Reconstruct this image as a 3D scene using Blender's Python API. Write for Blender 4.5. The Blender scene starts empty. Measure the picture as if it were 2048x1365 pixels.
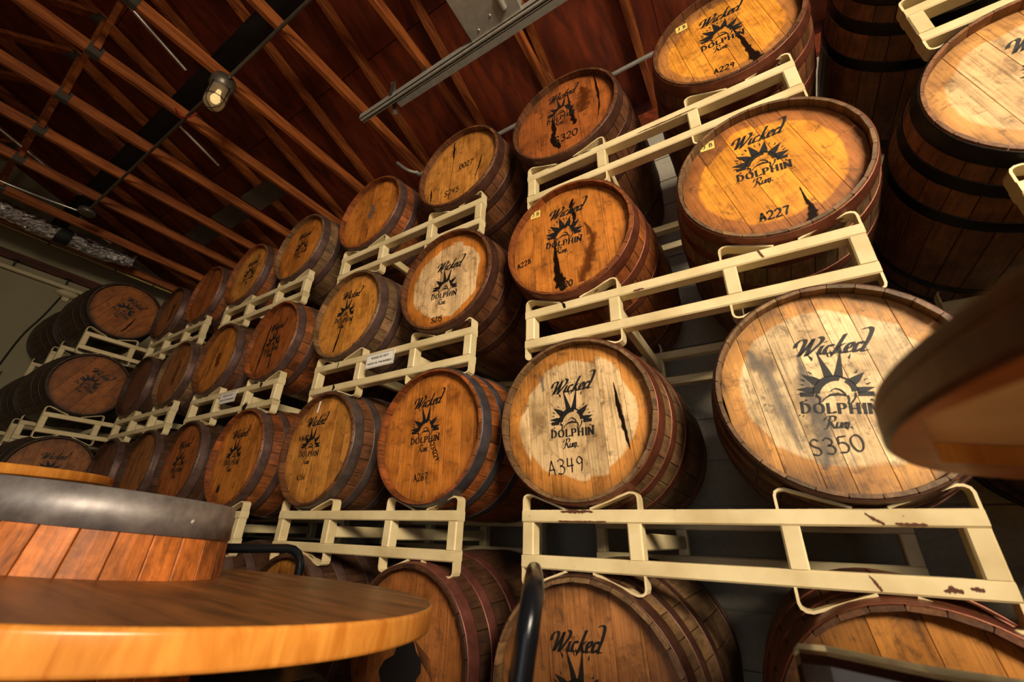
import bpy, math, random
from mathutils import Matrix, Vector
random.seed(7)
R_ = math.radians
scene = bpy.context.scene
COL = scene.collection

# ------------------------------------------------------------------ camera
cam_d = bpy.data.cameras.new('camera')
cam = bpy.data.objects.new('camera', cam_d)
COL.objects.link(cam)
cam_d.sensor_width = 36.0
cam_d.lens = 14.5356
cam_d.clip_start = 0.02
CAM = Vector((0.7073, -1.2328, 0.868))
cam.matrix_world = (Matrix.Translation(CAM) @ Matrix.Rotation(R_(31.8233), 4, 'Z')
                    @ Matrix.Rotation(R_(115.1644), 4, 'X') @ Matrix.Rotation(R_(1.7503), 4, 'Z'))
cam_d.dof.use_dof = True
cam_d.dof.focus_distance = 1.9
cam_d.dof.aperture_fstop = 3.2
scene.camera = cam

# ------------------------------------------------------------------ world, lights, exposure
w = bpy.data.worlds.new('world'); scene.world = w; w.use_nodes = True
w.node_tree.nodes['Background'].inputs[0].default_value = (0.75, 0.85, 1.0, 1)
w.node_tree.nodes['Background'].inputs[1].default_value = 0.6

def area(name, loc, target, sx, sy, power, col):
    l = bpy.data.lights.new(name, 'AREA'); l.shape = 'RECTANGLE'; l.size = sx; l.size_y = sy
    l.energy = power; l.color = col
    o = bpy.data.objects.new(name, l); COL.objects.link(o); o.location = loc
    o.rotation_euler = (Vector(target) - Vector(loc)).to_track_quat('-Z', 'Y').to_euler()
    return o
# daylight through the roll-up door in the front wall, and through the high windows of the right wall
area('door_daylight', (1.9, -5.9, 1.35), (1.9, 0, 1.35), 2.6, 2.5, 15, (1.0, 0.94, 0.85))
area('window_daylight', (3.5, -3.3, 2.55), (0.6, 0.1, 1.3), 1.5, 1.0, 140, (1.0, 0.83, 0.60)).data.spread = R_(112)
sun_d = bpy.data.lights.new('sun', 'SUN'); sun_d.energy = 5.4; sun_d.angle = R_(.6); sun_d.color = (1.0, .93, .82)
sun = bpy.data.objects.new('sun', sun_d); COL.objects.link(sun)
sun.rotation_euler = Vector((-.06, .82, -.435)).to_track_quat('-Z', 'Y').to_euler()
scene.view_settings.view_transform = 'Standard'
scene.view_settings.look = 'None'
scene.view_settings.exposure = 0.0
scene.view_settings.gamma = 1.0
scene.view_settings.use_curve_mapping = False

# ------------------------------------------------------------------ materials
def lin(c):
    return tuple((v/255/12.92 if v/255 <= .04045 else ((v/255+.055)/1.055)**2.4) for v in c)

class NT:
    def __init__(s, name):
        s.m = bpy.data.materials.new(name); s.m.use_nodes = True
        s.t = s.m.node_tree; s.b = s.t.nodes['Principled BSDF']
    def n(s, typ, **kw):
        nd = s.t.nodes.new(typ)
        for k, v in kw.items():
            if k.startswith('i_'):
                key = k[2:]
                nd.inputs[int(key) if key.isdigit() else key].default_value = v
            else: setattr(nd, k, v)
        return nd
    def l(s, a, b): s.t.links.new(a, b)
    def coords(s, scale, loc=(0, 0, 0), src='Object'):
        tc = s.n('ShaderNodeTexCoord'); mp = s.n('ShaderNodeMapping')
        mp.inputs['Scale'].default_value = scale; mp.inputs['Location'].default_value = loc
        s.l(tc.outputs[src], mp.inputs[0]); return mp.outputs[0]
    def noise(s, vec, scale, detail=4, rough=.6, dist=0):
        nd = s.n('ShaderNodeTexNoise'); nd.inputs['Scale'].default_value = scale
        nd.inputs['Detail'].default_value = detail; nd.inputs['Roughness'].default_value = rough
        nd.inputs['Distortion'].default_value = dist
        s.l(vec, nd.inputs['Vector']); return nd.outputs['Fac']
    def ramp(s, fac, stops):
        r = s.n('ShaderNodeValToRGB'); e = r.color_ramp.elements
        while len(e) < len(stops): e.new(.5)
        for el, (p, c) in zip(e, stops):
            el.position = p; el.color = (*c, 1) if len(c) == 3 else c
        s.l(fac, r.inputs[0]); return r.outputs[0]
    def g(s, v): return (v, v, v)
    def mix(s, a, b, fac, mode='MIX'):
        m = s.n('ShaderNodeMix'); m.data_type = 'RGBA'; m.blend_type = mode
        for sock, v in ((m.inputs[6], a), (m.inputs[7], b), (m.inputs[0], fac)):
            if isinstance(v, (int, float)): sock.default_value = v
            elif isinstance(v, tuple): sock.default_value = (*v, 1) if len(v) == 3 else v
            else: s.l(v, sock)
        return m.outputs[2]
    def math(s, op, a, b=None, c=None):
        m = s.n('ShaderNodeMath'); m.operation = op
        for i, v in enumerate((a, b, c)):
            if v is None: continue
            if isinstance(v, (int, float)): m.inputs[i].default_value = v
            else: s.l(v, m.inputs[i])
        return m.outputs[0]
    def bump(s, h, strength=.3, dist=.01):
        b = s.n('ShaderNodeBump'); b.inputs['Strength'].default_value = strength
        b.inputs['Distance'].default_value = dist; s.l(h, b.inputs['Height'])
        s.l(b.outputs[0], s.b.inputs['Normal'])
    def objinfo(s): return s.n('ShaderNodeObjectInfo')
    def col(s, c):
        if isinstance(c, tuple): s.b.inputs['Base Color'].default_value = (*c, 1)
        else: s.l(c, s.b.inputs['Base Color'])
    def rough(s, v):
        if isinstance(v, (int, float)): s.b.inputs['Roughness'].default_value = v
        else: s.l(v, s.b.inputs['Roughness'])
    def metal(s, v): s.b.inputs['Metallic'].default_value = v

M = {}
def mat_head():
    t = NT('barrel_head_oak'); oi = t.objinfo()
    tc = t.n('ShaderNodeTexCoord'); add = t.n('ShaderNodeVectorMath'); add.operation = 'ADD'
    rv = t.math('MULTIPLY', oi.outputs['Random'], 7.3)
    cx = t.n('ShaderNodeCombineXYZ'); t.l(rv, cx.inputs[0]); t.l(rv, cx.inputs[1]); t.l(rv, cx.inputs[2])
    t.l(tc.outputs['Object'], add.inputs[0]); t.l(cx.outputs[0], add.inputs[1])
    mp = t.n('ShaderNodeMapping'); mp.inputs['Scale'].default_value = (170, 40, 6); t.l(add.outputs[0], mp.inputs[0])
    grain = t.noise(mp.outputs[0], 1.0, 6, .65, .4)
    big = t.noise(add.outputs[0], 9.0, 5, .6, .3)
    fleck = t.noise(add.outputs[0], 55.0, 4, .7)
    # distance from the axis, shaken by noise
    sp = t.n('ShaderNodeSeparateXYZ'); t.l(tc.outputs['Object'], sp.inputs[0])
    r2 = t.math('ADD', t.math('MULTIPLY', sp.outputs[0], sp.outputs[0]), t.math('MULTIPLY', sp.outputs[2], sp.outputs[2]))
    r = t.math('SQRT', r2)
    soft = t.noise(add.outputs[0], 5.5, 2.5, .45, .2)
    rr = t.math('ADD', r, t.math('MULTIPLY', t.math('SUBTRACT', soft, .5), .085))
    ctr = t.ramp(rr, [(.196, t.g(1)), (.203, t.g(0))])
    isp = t.ramp(oi.outputs['Alpha'], [(.46, t.g(0)), (.5, t.g(1))])
    cc = t.mix(lin((238, 158, 44)), lin((228, 200, 152)), isp)
    st_ = t.mix(t.math('MULTIPLY', oi.outputs['Alpha'], 2.0), oi.outputs['Alpha'], isp)
    pale = t.math('MULTIPLY', ctr, st_)
    base = t.mix(oi.outputs['Color'], cc, pale)
    v = t.ramp(grain, [(.27, t.g(.30)), (.47, t.g(.92)), (.72, t.g(1.22))])
    c = t.mix(base, v, .85, 'MULTIPLY')
    tone = t.ramp(big, [(.26, (.34, .27, .20)), (.42, (.78, .74, .68)), (.55, t.g(1.02)), (.8, t.g(1.28))])
    c = t.mix(c, tone, .9, 'MULTIPLY')
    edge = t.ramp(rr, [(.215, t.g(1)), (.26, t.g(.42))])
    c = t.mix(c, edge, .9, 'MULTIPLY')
    mid = t.noise(add.outputs[0], 24.0, 6, .7, .5)
    c = t.mix(c, lin((60, 38, 22)), t.math('MULTIPLY', t.ramp(mid, [(.53, t.g(0)), (.70, t.g(1))]), .72))
    rb = t.ramp(oi.outputs['Random'], [(0, t.g(.78)), (.5, t.g(1.0)), (1, t.g(1.14))])
    c = t.mix(c, rb, 1.0, 'MULTIPLY')
    spots = t.ramp(fleck, [(.63, t.g(0)), (.72, t.g(1))])
    c = t.mix(c, lin((52, 34, 22)), t.math('MULTIPLY', spots, .6))
    t.col(c); t.rough(t.ramp(grain, [(.3, t.g(.42)), (.7, t.g(.6))]))
    t.bump(grain, .35, .003); M['head'] = t.m
def mat_stave():
    t = NT('stave_oak'); oi = t.objinfo()
    tc = t.n('ShaderNodeTexCoord'); add = t.n('ShaderNodeVectorMath'); add.operation = 'ADD'
    rv = t.math('MULTIPLY', oi.outputs['Random'], 11.7)
    cx = t.n('ShaderNodeCombineXYZ')
    for i in range(3): t.l(rv, cx.inputs[i])
    t.l(tc.outputs['Object'], add.inputs[0]); t.l(cx.outputs[0], add.inputs[1])
    mp = t.n('ShaderNodeMapping'); mp.inputs['Scale'].default_value = (90, 9, 90); t.l(add.outputs[0], mp.inputs[0])
    grain = t.noise(mp.outputs[0], 1.0, 5, .65, .3)
    big = t.noise(add.outputs[0], 8.0, 6, .7, .6)
    v = t.ramp(grain, [(.28, t.g(.35)), (.52, t.g(.95)), (.75, t.g(1.35))])
    c = t.mix(oi.outputs['Color'], v, .9, 'MULTIPLY')
    tone = t.ramp(big, [(.3, t.g(.26)), (.5, t.g(.9)), (.7, t.g(1.5))])
    c = t.mix(c, tone, .9, 'MULTIPLY')
    rb = t.ramp(oi.outputs['Random'], [(0, t.g(.78)), (.5, t.g(.98)), (1, t.g(1.2))])
    c = t.mix(c, rb, 1.0, 'MULTIPLY')
    t.col(c); t.rough(.55); t.bump(grain, .4, .003); M['stave'] = t.m
def mat_hoop():
    t = NT('hoop_steel'); oi = t.objinfo(); co = t.coords((1, 1, 1))
    n1 = t.noise(co, 14, 6, .7); n2 = t.noise(co, 120, 3, .6)
    c = t.mix(oi.outputs['Color'], t.ramp(n1, [(.3, t.g(.5)), (.7, t.g(1.4))]), .85, 'MULTIPLY')
    sp = t.ramp(n2, [(.6, t.g(0)), (.7, t.g(1))])
    c = t.mix(c, lin((150, 74, 38)), t.math('MULTIPLY', t.math('MULTIPLY', sp, .55), oi.outputs['Alpha']))
    t.col(c); t.metal(.5); t.rough(t.ramp(n1, [(.3, t.g(.33)), (.7, t.g(.52))])); t.bump(n2, .15, .002)
    M['hoop'] = t.m
def mat_paint():
    t = NT('cream_rack_paint'); co = t.coords((1, 1, 1), src='Generated'); oi = t.objinfo()
    add = t.n('ShaderNodeVectorMath'); add.operation = 'ADD'; ob = t.coords((1, 1, 1))
    rv = t.math('MULTIPLY', oi.outputs['Random'], 9.1); cx = t.n('ShaderNodeCombineXYZ')
    for i in range(3): t.l(rv, cx.inputs[i])
    t.l(ob, add.inputs[0]); t.l(cx.outputs[0], add.inputs[1])
    n1 = t.noise(add.outputs[0], 42, 6, .75); n2 = t.noise(add.outputs[0], 5, 4, .6)
    c = t.mix(lin((226, 209, 165)), lin((196, 176, 130)), t.ramp(n2, [(.4, t.g(0)), (.7, t.g(1))]))
    rust = t.ramp(n1, [(.67, t.g(0)), (.71, t.g(1))])
    c = t.mix(c, lin((92, 48, 22)), t.math('MULTIPLY', rust, .8))
    t.col(c); t.rough(.42); t.bump(n1, .08, .002); M['paint'] = t.m
def mat_wood(key, name, c0, c1, scale, rough=.5, spec=None, axis_bump=.3):
    t = NT(name); oi = t.objinfo(); tc = t.n('ShaderNodeTexCoord')
    add = t.n('ShaderNodeVectorMath'); add.operation = 'ADD'
    rv = t.math('MULTIPLY', oi.outputs['Random'], 5.7); cx = t.n('ShaderNodeCombineXYZ')
    for i in range(3): t.l(rv, cx.inputs[i])
    t.l(tc.outputs['Object'], add.inputs[0]); t.l(cx.outputs[0], add.inputs[1])
    mp = t.n('ShaderNodeMapping'); mp.inputs['Scale'].default_value = scale; t.l(add.outputs[0], mp.inputs[0])
    grain = t.noise(mp.outputs[0], 1.0, 6, .6, .8); big = t.noise(add.outputs[0], 3.0, 4, .6, .3)
    c = t.mix(lin(c0), lin(c1), t.ramp(grain, [(.35, t.g(0)), (.65, t.g(1))]))
    c = t.mix(c, t.ramp(big, [(.3, t.g(.65)), (.7, t.g(1.15))]), .7, 'MULTIPLY')
    c = t.mix(c, t.ramp(oi.outputs['Random'], [(0, t.g(.82)), (1, t.g(1.12))]), 1.0, 'MULTIPLY')
    t.col(c); t.rough(rough); t.bump(grain, axis_bump, .003); M[key] = t.m
def mat_plain(key, name, c, rough=.5, metal=0, var=.15, scale=8, bump=.0):
    t = NT(name); co = t.coords((1, 1, 1)); n = t.noise(co, scale, 5, .6)
    t.col(t.mix(lin(c), t.ramp(n, [(.3, t.g(1-var)), (.7, t.g(1+var))]), 1.0, 'MULTIPLY'))
    t.rough(rough); t.metal(metal)
    if bump: t.bump(n, bump, .005)
    M[key] = t.m
mat_head(); mat_stave(); mat_hoop(); mat_paint()
mat_wood('truss', 'truss_pine', (122, 58, 20), (190, 108, 46), (26, 2.2, 26), .6)
mat_wood('ply', 'roof_plywood', (84, 30, 10), (142, 58, 20), (11, 2.4, 11), .6)
mat_wood('top', 'varnished_table_oak', (88, 54, 26), (148, 94, 48), (3, 22, 22), .42, axis_bump=.05)
mat_wood('top_edge', 'oak_edge_grain', (196, 118, 42), (232, 158, 70), (30, 30, 6), .25, axis_bump=.05)
mat_wood('darktop', 'dark_stained_table_wood', (52, 25, 10), (84, 44, 18), (3, 26, 26), .4, axis_bump=.1)
mat_wood('rimwood', 'stained_rim_wood', (150, 84, 34), (190, 116, 50), (3, 20, 20), .4, axis_bump=.1)
mat_wood('panel', 'birch_underside_board', (246, 196, 130), (252, 216, 158), (3, 20, 20), .45, axis_bump=.1)
mat_wood('ledger', 'brown_ledger_wood', (60, 28, 14), (108, 52, 24), (20, 2, 20), .7)
mat_plain('wall', 'painted_block_wall', (168, 162, 146), .85, 0, .1, 60, .25)
mat_plain('wall_green', 'painted_green_grey_wall', (150, 142, 112), .8, 0, .07, 4, .1)
mat_plain('floor', 'concrete_floor', (168, 134, 98), .6, 0, .2, 3, .1)  # unseen floor, tinted tan rather than grey to warm the bounced light
mat_plain('stencil', 'black_stencil_paint', (22, 20, 20), .55, 0, .3, 60)
mat_plain('marker', 'black_marker_ink', (30, 22, 18), .5, 0, .2, 60)
def mat_stain(key, name, c, rough, dens, lo, hi, sc):
    t = NT(name); co = t.coords((sc, sc, sc*.35)); n = t.noise(co, 1.0, 6, .7, .4)
    at = t.n('ShaderNodeAttribute'); at.attribute_name = 'core'
    a = t.math('ADD', at.outputs['Fac'], t.math('MULTIPLY', t.math('SUBTRACT', n, .5), 1.6))
    t.l(t.math('MULTIPLY', t.ramp(a, [(lo, t.g(0)), (hi, t.g(1))]), dens), t.b.inputs['Alpha'])
    t.col(lin(c)); t.rough(rough); M[key] = t.m
mat_stain('stain', 'dark_rum_leak', (22, 11, 6), .3, .95, .12, .42, 60)
mat_stain('greystain', 'grey_water_stain', (98, 98, 100), .7, .62, .15, 1.0, 45)
mat_stain('rust', 'brown_rust_patch', (84, 40, 18), .8, .9, .25, .6, 130)
mat_stain('brownstain', 'brown_rum_streak', (86, 38, 10), .4, .7, .1, .8, 45)
mat_plain('sticker', 'yellow_paper_sticker', (226, 196, 106), .7, 0, .05, 30)
mat_plain('card', 'white_sign_card', (236, 232, 224), .5, 0, .03, 30)
mat_plain('blackpipe', 'black_painted_pipe', (14, 12, 11), .7, 0, .3, 12)
mat_plain('greyconduit', 'grey_conduit_steel', (112, 104, 92), .4, .6, .2, 30)
mat_plain('chrome', 'bright_galvanised_steel', (216, 212, 204), .28, .6, .1, 40)
mat_plain('galv', 'galvanised_steel', (176, 174, 164), .42, .35, .15, 25)
mat_plain('wornsteel', 'worn_dark_steel_band', (165, 160, 160), .56, .8, .35, 22, .05)
mat_plain('plate', 'gang_nail_plate_steel', (92, 88, 78), .5, .6, .2, 90, .3)
mat_plain('greyboard', 'grey_painted_board', (92, 86, 76), .8, 0, .12, 8)
mat_plain('yellowpipe', 'cream_yellow_conduit', (206, 180, 106), .45, 0, .1, 20)
mat_plain('creampipe', 'cream_painted_pipe', (206, 192, 152), .5, 0, .08, 20)
mat_plain('blackmetal', 'black_enamel_tube', (26, 29, 35), .24, .4, .1, 30)
mat_plain('vinyl', 'black_vinyl', (20, 22, 26), .3, 0, .15, 60, .1)
mat_plain('brownvinyl', 'dark_brown_glossy_vinyl', (52, 34, 24), .16, 0, .3, 14, .1)
mat_plain('redwire', 'red_wire', (140, 24, 16), .5)
mat_plain('blackcable', 'black_cable', (18, 20, 18), .6)
mat_plain('doorframe', 'grey_steel_frame', (110, 108, 104), .5, .3)
t = NT('crinkled_foil'); co = t.coords((1, 1, 1)); n = t.noise(co, 26, 5, .7, .6)
t.col(lin((205, 200, 196))); t.metal(1.0); t.rough(.13); t.bump(n, 1.0, .02); M['foil'] = t.m
t = NT('jar_glass'); t.col((.55, .42, .26)); t.rough(.06); t.b.inputs['Alpha'].default_value = .28; M['glass'] = t.m
t = NT('lamp_glow'); t.col((1, .8, .5)); t.b.inputs['Emission Color'].default_value = (1, .70, .26, 1)
t.b.inputs['Emission Strength'].default_value = 1.3; M['glow'] = t.m

# ------------------------------------------------------------------ mesh helpers
class MB:
    def __init__(s): s.v = []; s.f = []; s.sm = []
    def add(s, v, f, smooth=False):
        o = len(s.v); s.v += [tuple(p) for p in v]
        for q in f: s.f.append(tuple(i+o for i in q)); s.sm.append(smooth)
        return s
    def mesh(s, name, mat):
        m = bpy.data.meshes.new(name); m.from_pydata(s.v, [], s.f); m.update()
        m.polygons.foreach_set('use_smooth', s.sm)
        if mat: m.materials.append(M[mat])
        return m
    def beam(s, p0, p1, w, h, bev=.0, up=(0, 0, 1)):
        p0, p1 = Vector(p0), Vector(p1); d = (p1-p0).normalized(); up = Vector(up)
        if abs(d.dot(up)) > .99: up = Vector((0, 1, 0)) if abs(d.z) > .9 else Vector((0, 0, 1))
        x = d.cross(up).normalized(); y = x.cross(d).normalized()
        a, b = w/2, h/2; e = bev
        sec = ([(-a+e, -b), (a-e, -b), (a, -b+e), (a, b-e), (a-e, b), (-a+e, b), (-a, b-e), (-a, -b+e)]
               if e else [(-a, -b), (a, -b), (a, b), (-a, b)])
        n = len(sec); v = [p0+x*i+y*j for i, j in sec]+[p1+x*i+y*j for i, j in sec]
        f = [(i, (i+1) % n, n+(i+1) % n, n+i) for i in range(n)]
        f += [tuple(range(n-1, -1, -1)), tuple(range(n, 2*n))]
        return s.add(v, f)
    def box(s, x0, x1, y0, y1, z0, z1, bev=.0):
        return s.beam(((x0+x1)/2, y0, (z0+z1)/2), ((x0+x1)/2, y1, (z0+z1)/2), x1-x0, z1-z0, bev)
    def tube(s, pts, r, n=10, cap=True):
        pts = [Vector(p) for p in pts]; rings = []; prev = None
        for i, p in enumerate(pts):
            d = (pts[min(i+1, len(pts)-1)]-pts[max(i-1, 0)]).normalized()
            if prev is None:
                up = Vector((0, 0, 1)) if abs(d.z) < .9 else Vector((1, 0, 0)); x = d.cross(up).normalized()
            else: x = (prev - d*prev.dot(d)).normalized()
            prev = x; y = d.cross(x)
            rad = r[i] if isinstance(r, (list, tuple)) else r
            rings.append([p+(x*math.cos(a)+y*math.sin(a))*rad for a in (2*math.pi*k/n for k in range(n))])
        v = [q for rg in rings for q in rg]; f = []
        for i in range(len(pts)-1):
            for k in range(n): f.append((i*n+k, i*n+(k+1) % n, (i+1)*n+(k+1) % n, (i+1)*n+k))
        s.add(v, f, True)
        if cap:
            s.add(rings[0], [tuple(range(n-1, -1, -1))]); s.add(rings[-1], [tuple(range(n))])
        return s
    def lathe(s, prof, n=32, axis='z', org=(0, 0, 0), smooth=True, close=False):
        v = []; m = len(prof)
        for k in range(n):
            a = 2*math.pi*k/n
            for r, h in prof:
                if axis == 'z': v.append((org[0]+r*math.cos(a), org[1]+r*math.sin(a), org[2]+h))
                else: v.append((org[0]+r*math.cos(a), org[1]+h, org[2]-r*math.sin(a)))
        f = []
        for k in range(n):
            for j in range(m if close else m-1):
                j2 = (j+1) % m
                f.append((k*m+j, ((k+1) % n)*m+j, ((k+1) % n)*m+j2, k*m+j2))
        return s.add(v, f, smooth)
    def prism(s, poly, z0, z1):
        n = len(poly); v = [(x, y, z0) for x, y in poly]+[(x, y, z1) for x, y in poly]
        f = [(i, (i+1) % n, n+(i+1) % n, n+i) for i in range(n)]
        f += [tuple(range(n-1, -1, -1)), tuple(range(n, 2*n))]
        return s.add(v, f)

def obj(name, mesh, parent=None, loc=(0, 0, 0), rot=(0, 0, 0), color=None):
    o = bpy.data.objects.new(name, mesh); COL.objects.link(o)
    o.location = loc; o.rotation_euler = rot
    if parent is not None: o.parent = parent
    if color is not None: o.color = color
    return o
def thing(name, label, cat, loc=(0, 0, 0), rz=0, group=None):
    o = bpy.data.objects.new(name, None); COL.objects.link(o); o.empty_display_size = .1
    o.location = loc; o.rotation_euler = (0, 0, rz)
    return tag(o, label, cat, group)
def tag(o, label, cat, group=None):
    o['label'] = label; o['category'] = cat
    if group: o['group'] = group
    return o
def struct(o, label=None):
    o['kind'] = 'structure'
    if label: o['label'] = label
    return o
def catmull(pts, n=6, closed=False):
    out = []; P = [Vector(p) for p in pts]; m = len(P)
    rng = range(m) if closed else range(m-1)
    for i in rng:
        if closed: a, b, c, d = P[(i-1) % m], P[i], P[(i+1) % m], P[(i+2) % m]
        else: a, b, c, d = P[max(i-1, 0)], P[i], P[i+1], P[min(i+2, m-1)]
        for k in range(n):
            u = k/n
            out.append(.5*((2*b)+(c-a)*u+(2*a-5*b+4*c-d)*u*u+(3*b-a-3*c+d)*u**3))
    if not closed: out.append(P[-1])
    return out

# ------------------------------------------------------------------ lettering (strokes drawn on the X-Z plane)
class Ink:
    """flat print: quads on the local X-Z plane, y = 0"""
    def __init__(s): s.mb = MB()
    def quad(s, *p): s.mb.add([(x, 0, z) for x, z in p], [tuple(range(len(p)))])
    def poly(s, pts): s.mb.add([(x, 0, z) for x, z in pts], [tuple(range(len(pts)))])
    def nib(s, pts, org, sc, wid, ang, thin=.012, smooth=5, rot=0, slant=0, ys=1.0):
        P = [(p.x, p.y) for p in catmull([(x, y, 0) for x, y in pts], smooth)] if smooth > 1 else pts
        c, sn = math.cos(rot), math.sin(rot)
        def tr(x, y):
            y *= ys; x = x+slant*y; x *= sc; y *= sc
            return (org[0]+x*c-y*sn, org[1]+x*sn+y*c)
        nx, ny = math.cos(ang)*wid/2, math.sin(ang)*wid/2
        for (x0, y0), (x1, y1) in zip(P[:-1], P[1:]):
            L = math.hypot(x1-x0, y1-y0) or 1; tx, ty = -(y1-y0)/L*thin, (x1-x0)/L*thin
            if tx*nx+ty*ny < 0: tx, ty = -tx, -ty
            ax, ay = nx+tx, ny+ty
            s.quad(tr(x0-ax, y0-ay), tr(x0+ax, y0+ay), tr(x1+ax, y1+ay), tr(x1-ax, y1-ay))
    def mesh(s, name, mat): return s.mb.mesh(name, mat)

GL = {
 '0': [[(.45, 1), (.1, .8), (.05, .4), (.3, .02), (.65, .1), (.8, .5), (.7, .88), (.45, 1)]],
 '1': [[(.15, .75), (.4, 1), (.4, 0)]],
 '2': [[(.08, .75), (.25, .97), (.6, .97), (.72, .7), (.5, .38), (.06, .02), (.8, .03)]],
 '3': [[(.08, .85), (.35, 1), (.68, .85), (.62, .6), (.32, .53), (.66, .46), (.75, .2), (.5, .0), (.1, .08)]],
 '4': [[(.2, 1), (.12, .45), (.75, .47)], [(.6, .95), (.55, 0)]],
 '5': [[(.78, .98), (.5, .975), (.22, .97)], [(.22, .97), (.19, .78), (.16, .56)], [(.16, .56), (.45, .62), (.75, .38), (.55, .04), (.08, .05)]],
 '6': [[(.65, .95), (.25, .7), (.08, .3), (.3, .0), (.65, .1), (.68, .4), (.4, .5), (.12, .3)]],
 '7': [[(.08, .95), (.75, .97), (.4, .4), (.3, 0)]],
 '8': [[(.45, .53), (.15, .75), (.4, 1), (.68, .8), (.4, .53), (.1, .25), (.4, 0), (.74, .22), (.45, .53)]],
 '9': [[(.68, .75), (.4, .98), (.14, .75), (.35, .5), (.65, .65), (.68, .8), (.6, .3), (.5, 0)]],
 'A': [[(.05, 0), (.4, 1)], [(.4, 1), (.75, 0)], [(.12, .35), (.72, .37)]],
 'S': [[(.72, .85), (.45, 1), (.15, .85), (.2, .6), (.6, .42), (.7, .15), (.4, 0), (.06, .12)]],
 'J': [[(.2, .97), (.75, .97)], [(.5, .97), (.5, .2), (.3, 0), (.08, .15)]],
 'B': [[(.12, 0), (.12, 1)], [(.12, 1), (.55, .95), (.6, .65), (.14, .54)], [(.14, .54), (.68, .45), (.66, .1), (.12, 0)]],
 '.': [[(.25, .05), (.3, .1)]],
}
SHARP = set('1479AJ')
def write(ink, text, x, z, h, rot=0., wid=.11, step=.70, slant=0):
    adv = 0
    for ch in text:
        if ch in GL:
            for st in GL[ch]:
                ink.nib([(px*.74+adv, py) for px, py in st], (x, z), h, wid*.4, .6, wid*.5,
                        1 if (ch in SHARP and ch not in '9J') else 4, rot, slant)
        adv += step if ch not in '.1' else step*.6
def text_mesh(name, body, size, mat, bold=0.0, spacing=1.0):
    c = bpy.data.curves.new(name, 'FONT'); c.body = body; c.size = size; c.offset = bold
    c.align_x = 'CENTER'; c.align_y = 'CENTER'; c.space_character = spacing; c.fill_mode = 'FRONT'
    o = bpy.data.objects.new(name, c); COL.objects.link(o)
    bpy.context.view_layer.update()
    m = bpy.data.meshes.new_from_object(o.evaluated_get(bpy.context.evaluated_depsgraph_get()))
    bpy.data.objects.remove(o); bpy.data.curves.remove(c)
    m.transform(Matrix.Rotation(R_(90), 4, 'X')); m.name = name
    m.materials.clear(); m.materials.append(M[mat]); return m

WICKED = [[(0, .5), (.0, .72), (.1, .9), (.2, .82), (.19, .45), (.16, .04)],
          [(.17, .04), (.3, .5), (.385, .86)], [(.375, .9), (.36, .45), (.33, .02)],
          [(.34, .02), (.5, .42), (.6, .72), (.58, .92), (.49, .97)],
          [(.655, .5), (.62, .22), (.655, .04), (.72, .12)], [(.68, .68), (.72, .67)],
          [(.9, .42), (.84, .52), (.77, .4), (.745, .2), (.8, .04), (.9, .13)],
          [(1.1, 1.0), (1.03, .5), (.96, .0)], [(1.17, .52), (1.1, .46), (1.02, .32)], [(1.03, .34), (1.1, .1), (1.17, .03), (1.22, .1)],
          [(1.24, .22), (1.33, .33), (1.35, .47), (1.29, .53), (1.22, .36), (1.23, .1), (1.3, .04), (1.38, .13)],
          [(1.58, .42), (1.5, .53), (1.43, .38), (1.41, .16), (1.46, .04), (1.55, .2)],
          [(1.46, 1.14), (1.56, 1.22), (1.66, 1.1), (1.65, .6), (1.59, .15), (1.63, .03), (1.71, .1)]]
RUM = [[(.18, .95), (.16, .5), (.1, .02), (-.02, -.02)], [(-.06, .62), (.0, .88), (.2, .98), (.4, .9), (.38, .62), (.2, .5)],
       [(.22, .5), (.34, .2), (.44, .0)], [(.52, .5), (.5, .15), (.56, .03), (.66, .2)], [(.68, .5), (.66, .04)],
       [(.76, .45), (.74, .04)], [(.77, .38), (.84, .5), (.87, .3), (.86, .04)], [(.88, .38), (.95, .5), (.99, .3), (.97, .04), (1.03, .1)]]
DOL = {'D': [[(0, 0), (0, 1)], [(0, 1), (.35, .97), (.6, .7), (.6, .3), (.35, .03), (0, 0)]],
       'O': [[(.4, 1), (.1, .85), (.02, .5), (.1, .15), (.4, 0), (.68, .15), (.76, .5), (.68, .85), (.4, 1)]],
       'L': [[(0, 0), (0, 1)], [(0, .02), (.5, .02), (.52, .2)]],
       'P': [[(0, 0), (0, 1)], [(0, 1), (.4, .98), (.52, .74), (.4, .48), (0, .46)]],
       'H': [[(0, 0), (0, 1)], [(.6, 0), (.6, 1)], [(0, .5), (.6, .5)]],
       'I': [[(0, 0), (0, 1)]], 'N': [[(0, 0), (0, 1)], [(0, 1), (.62, 0)], [(.62, 0), (.62, 1)]]}
DADV = dict(D=.86, O=1.0, L=.74, P=.8, H=.92, I=.32, N=.62)
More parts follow.
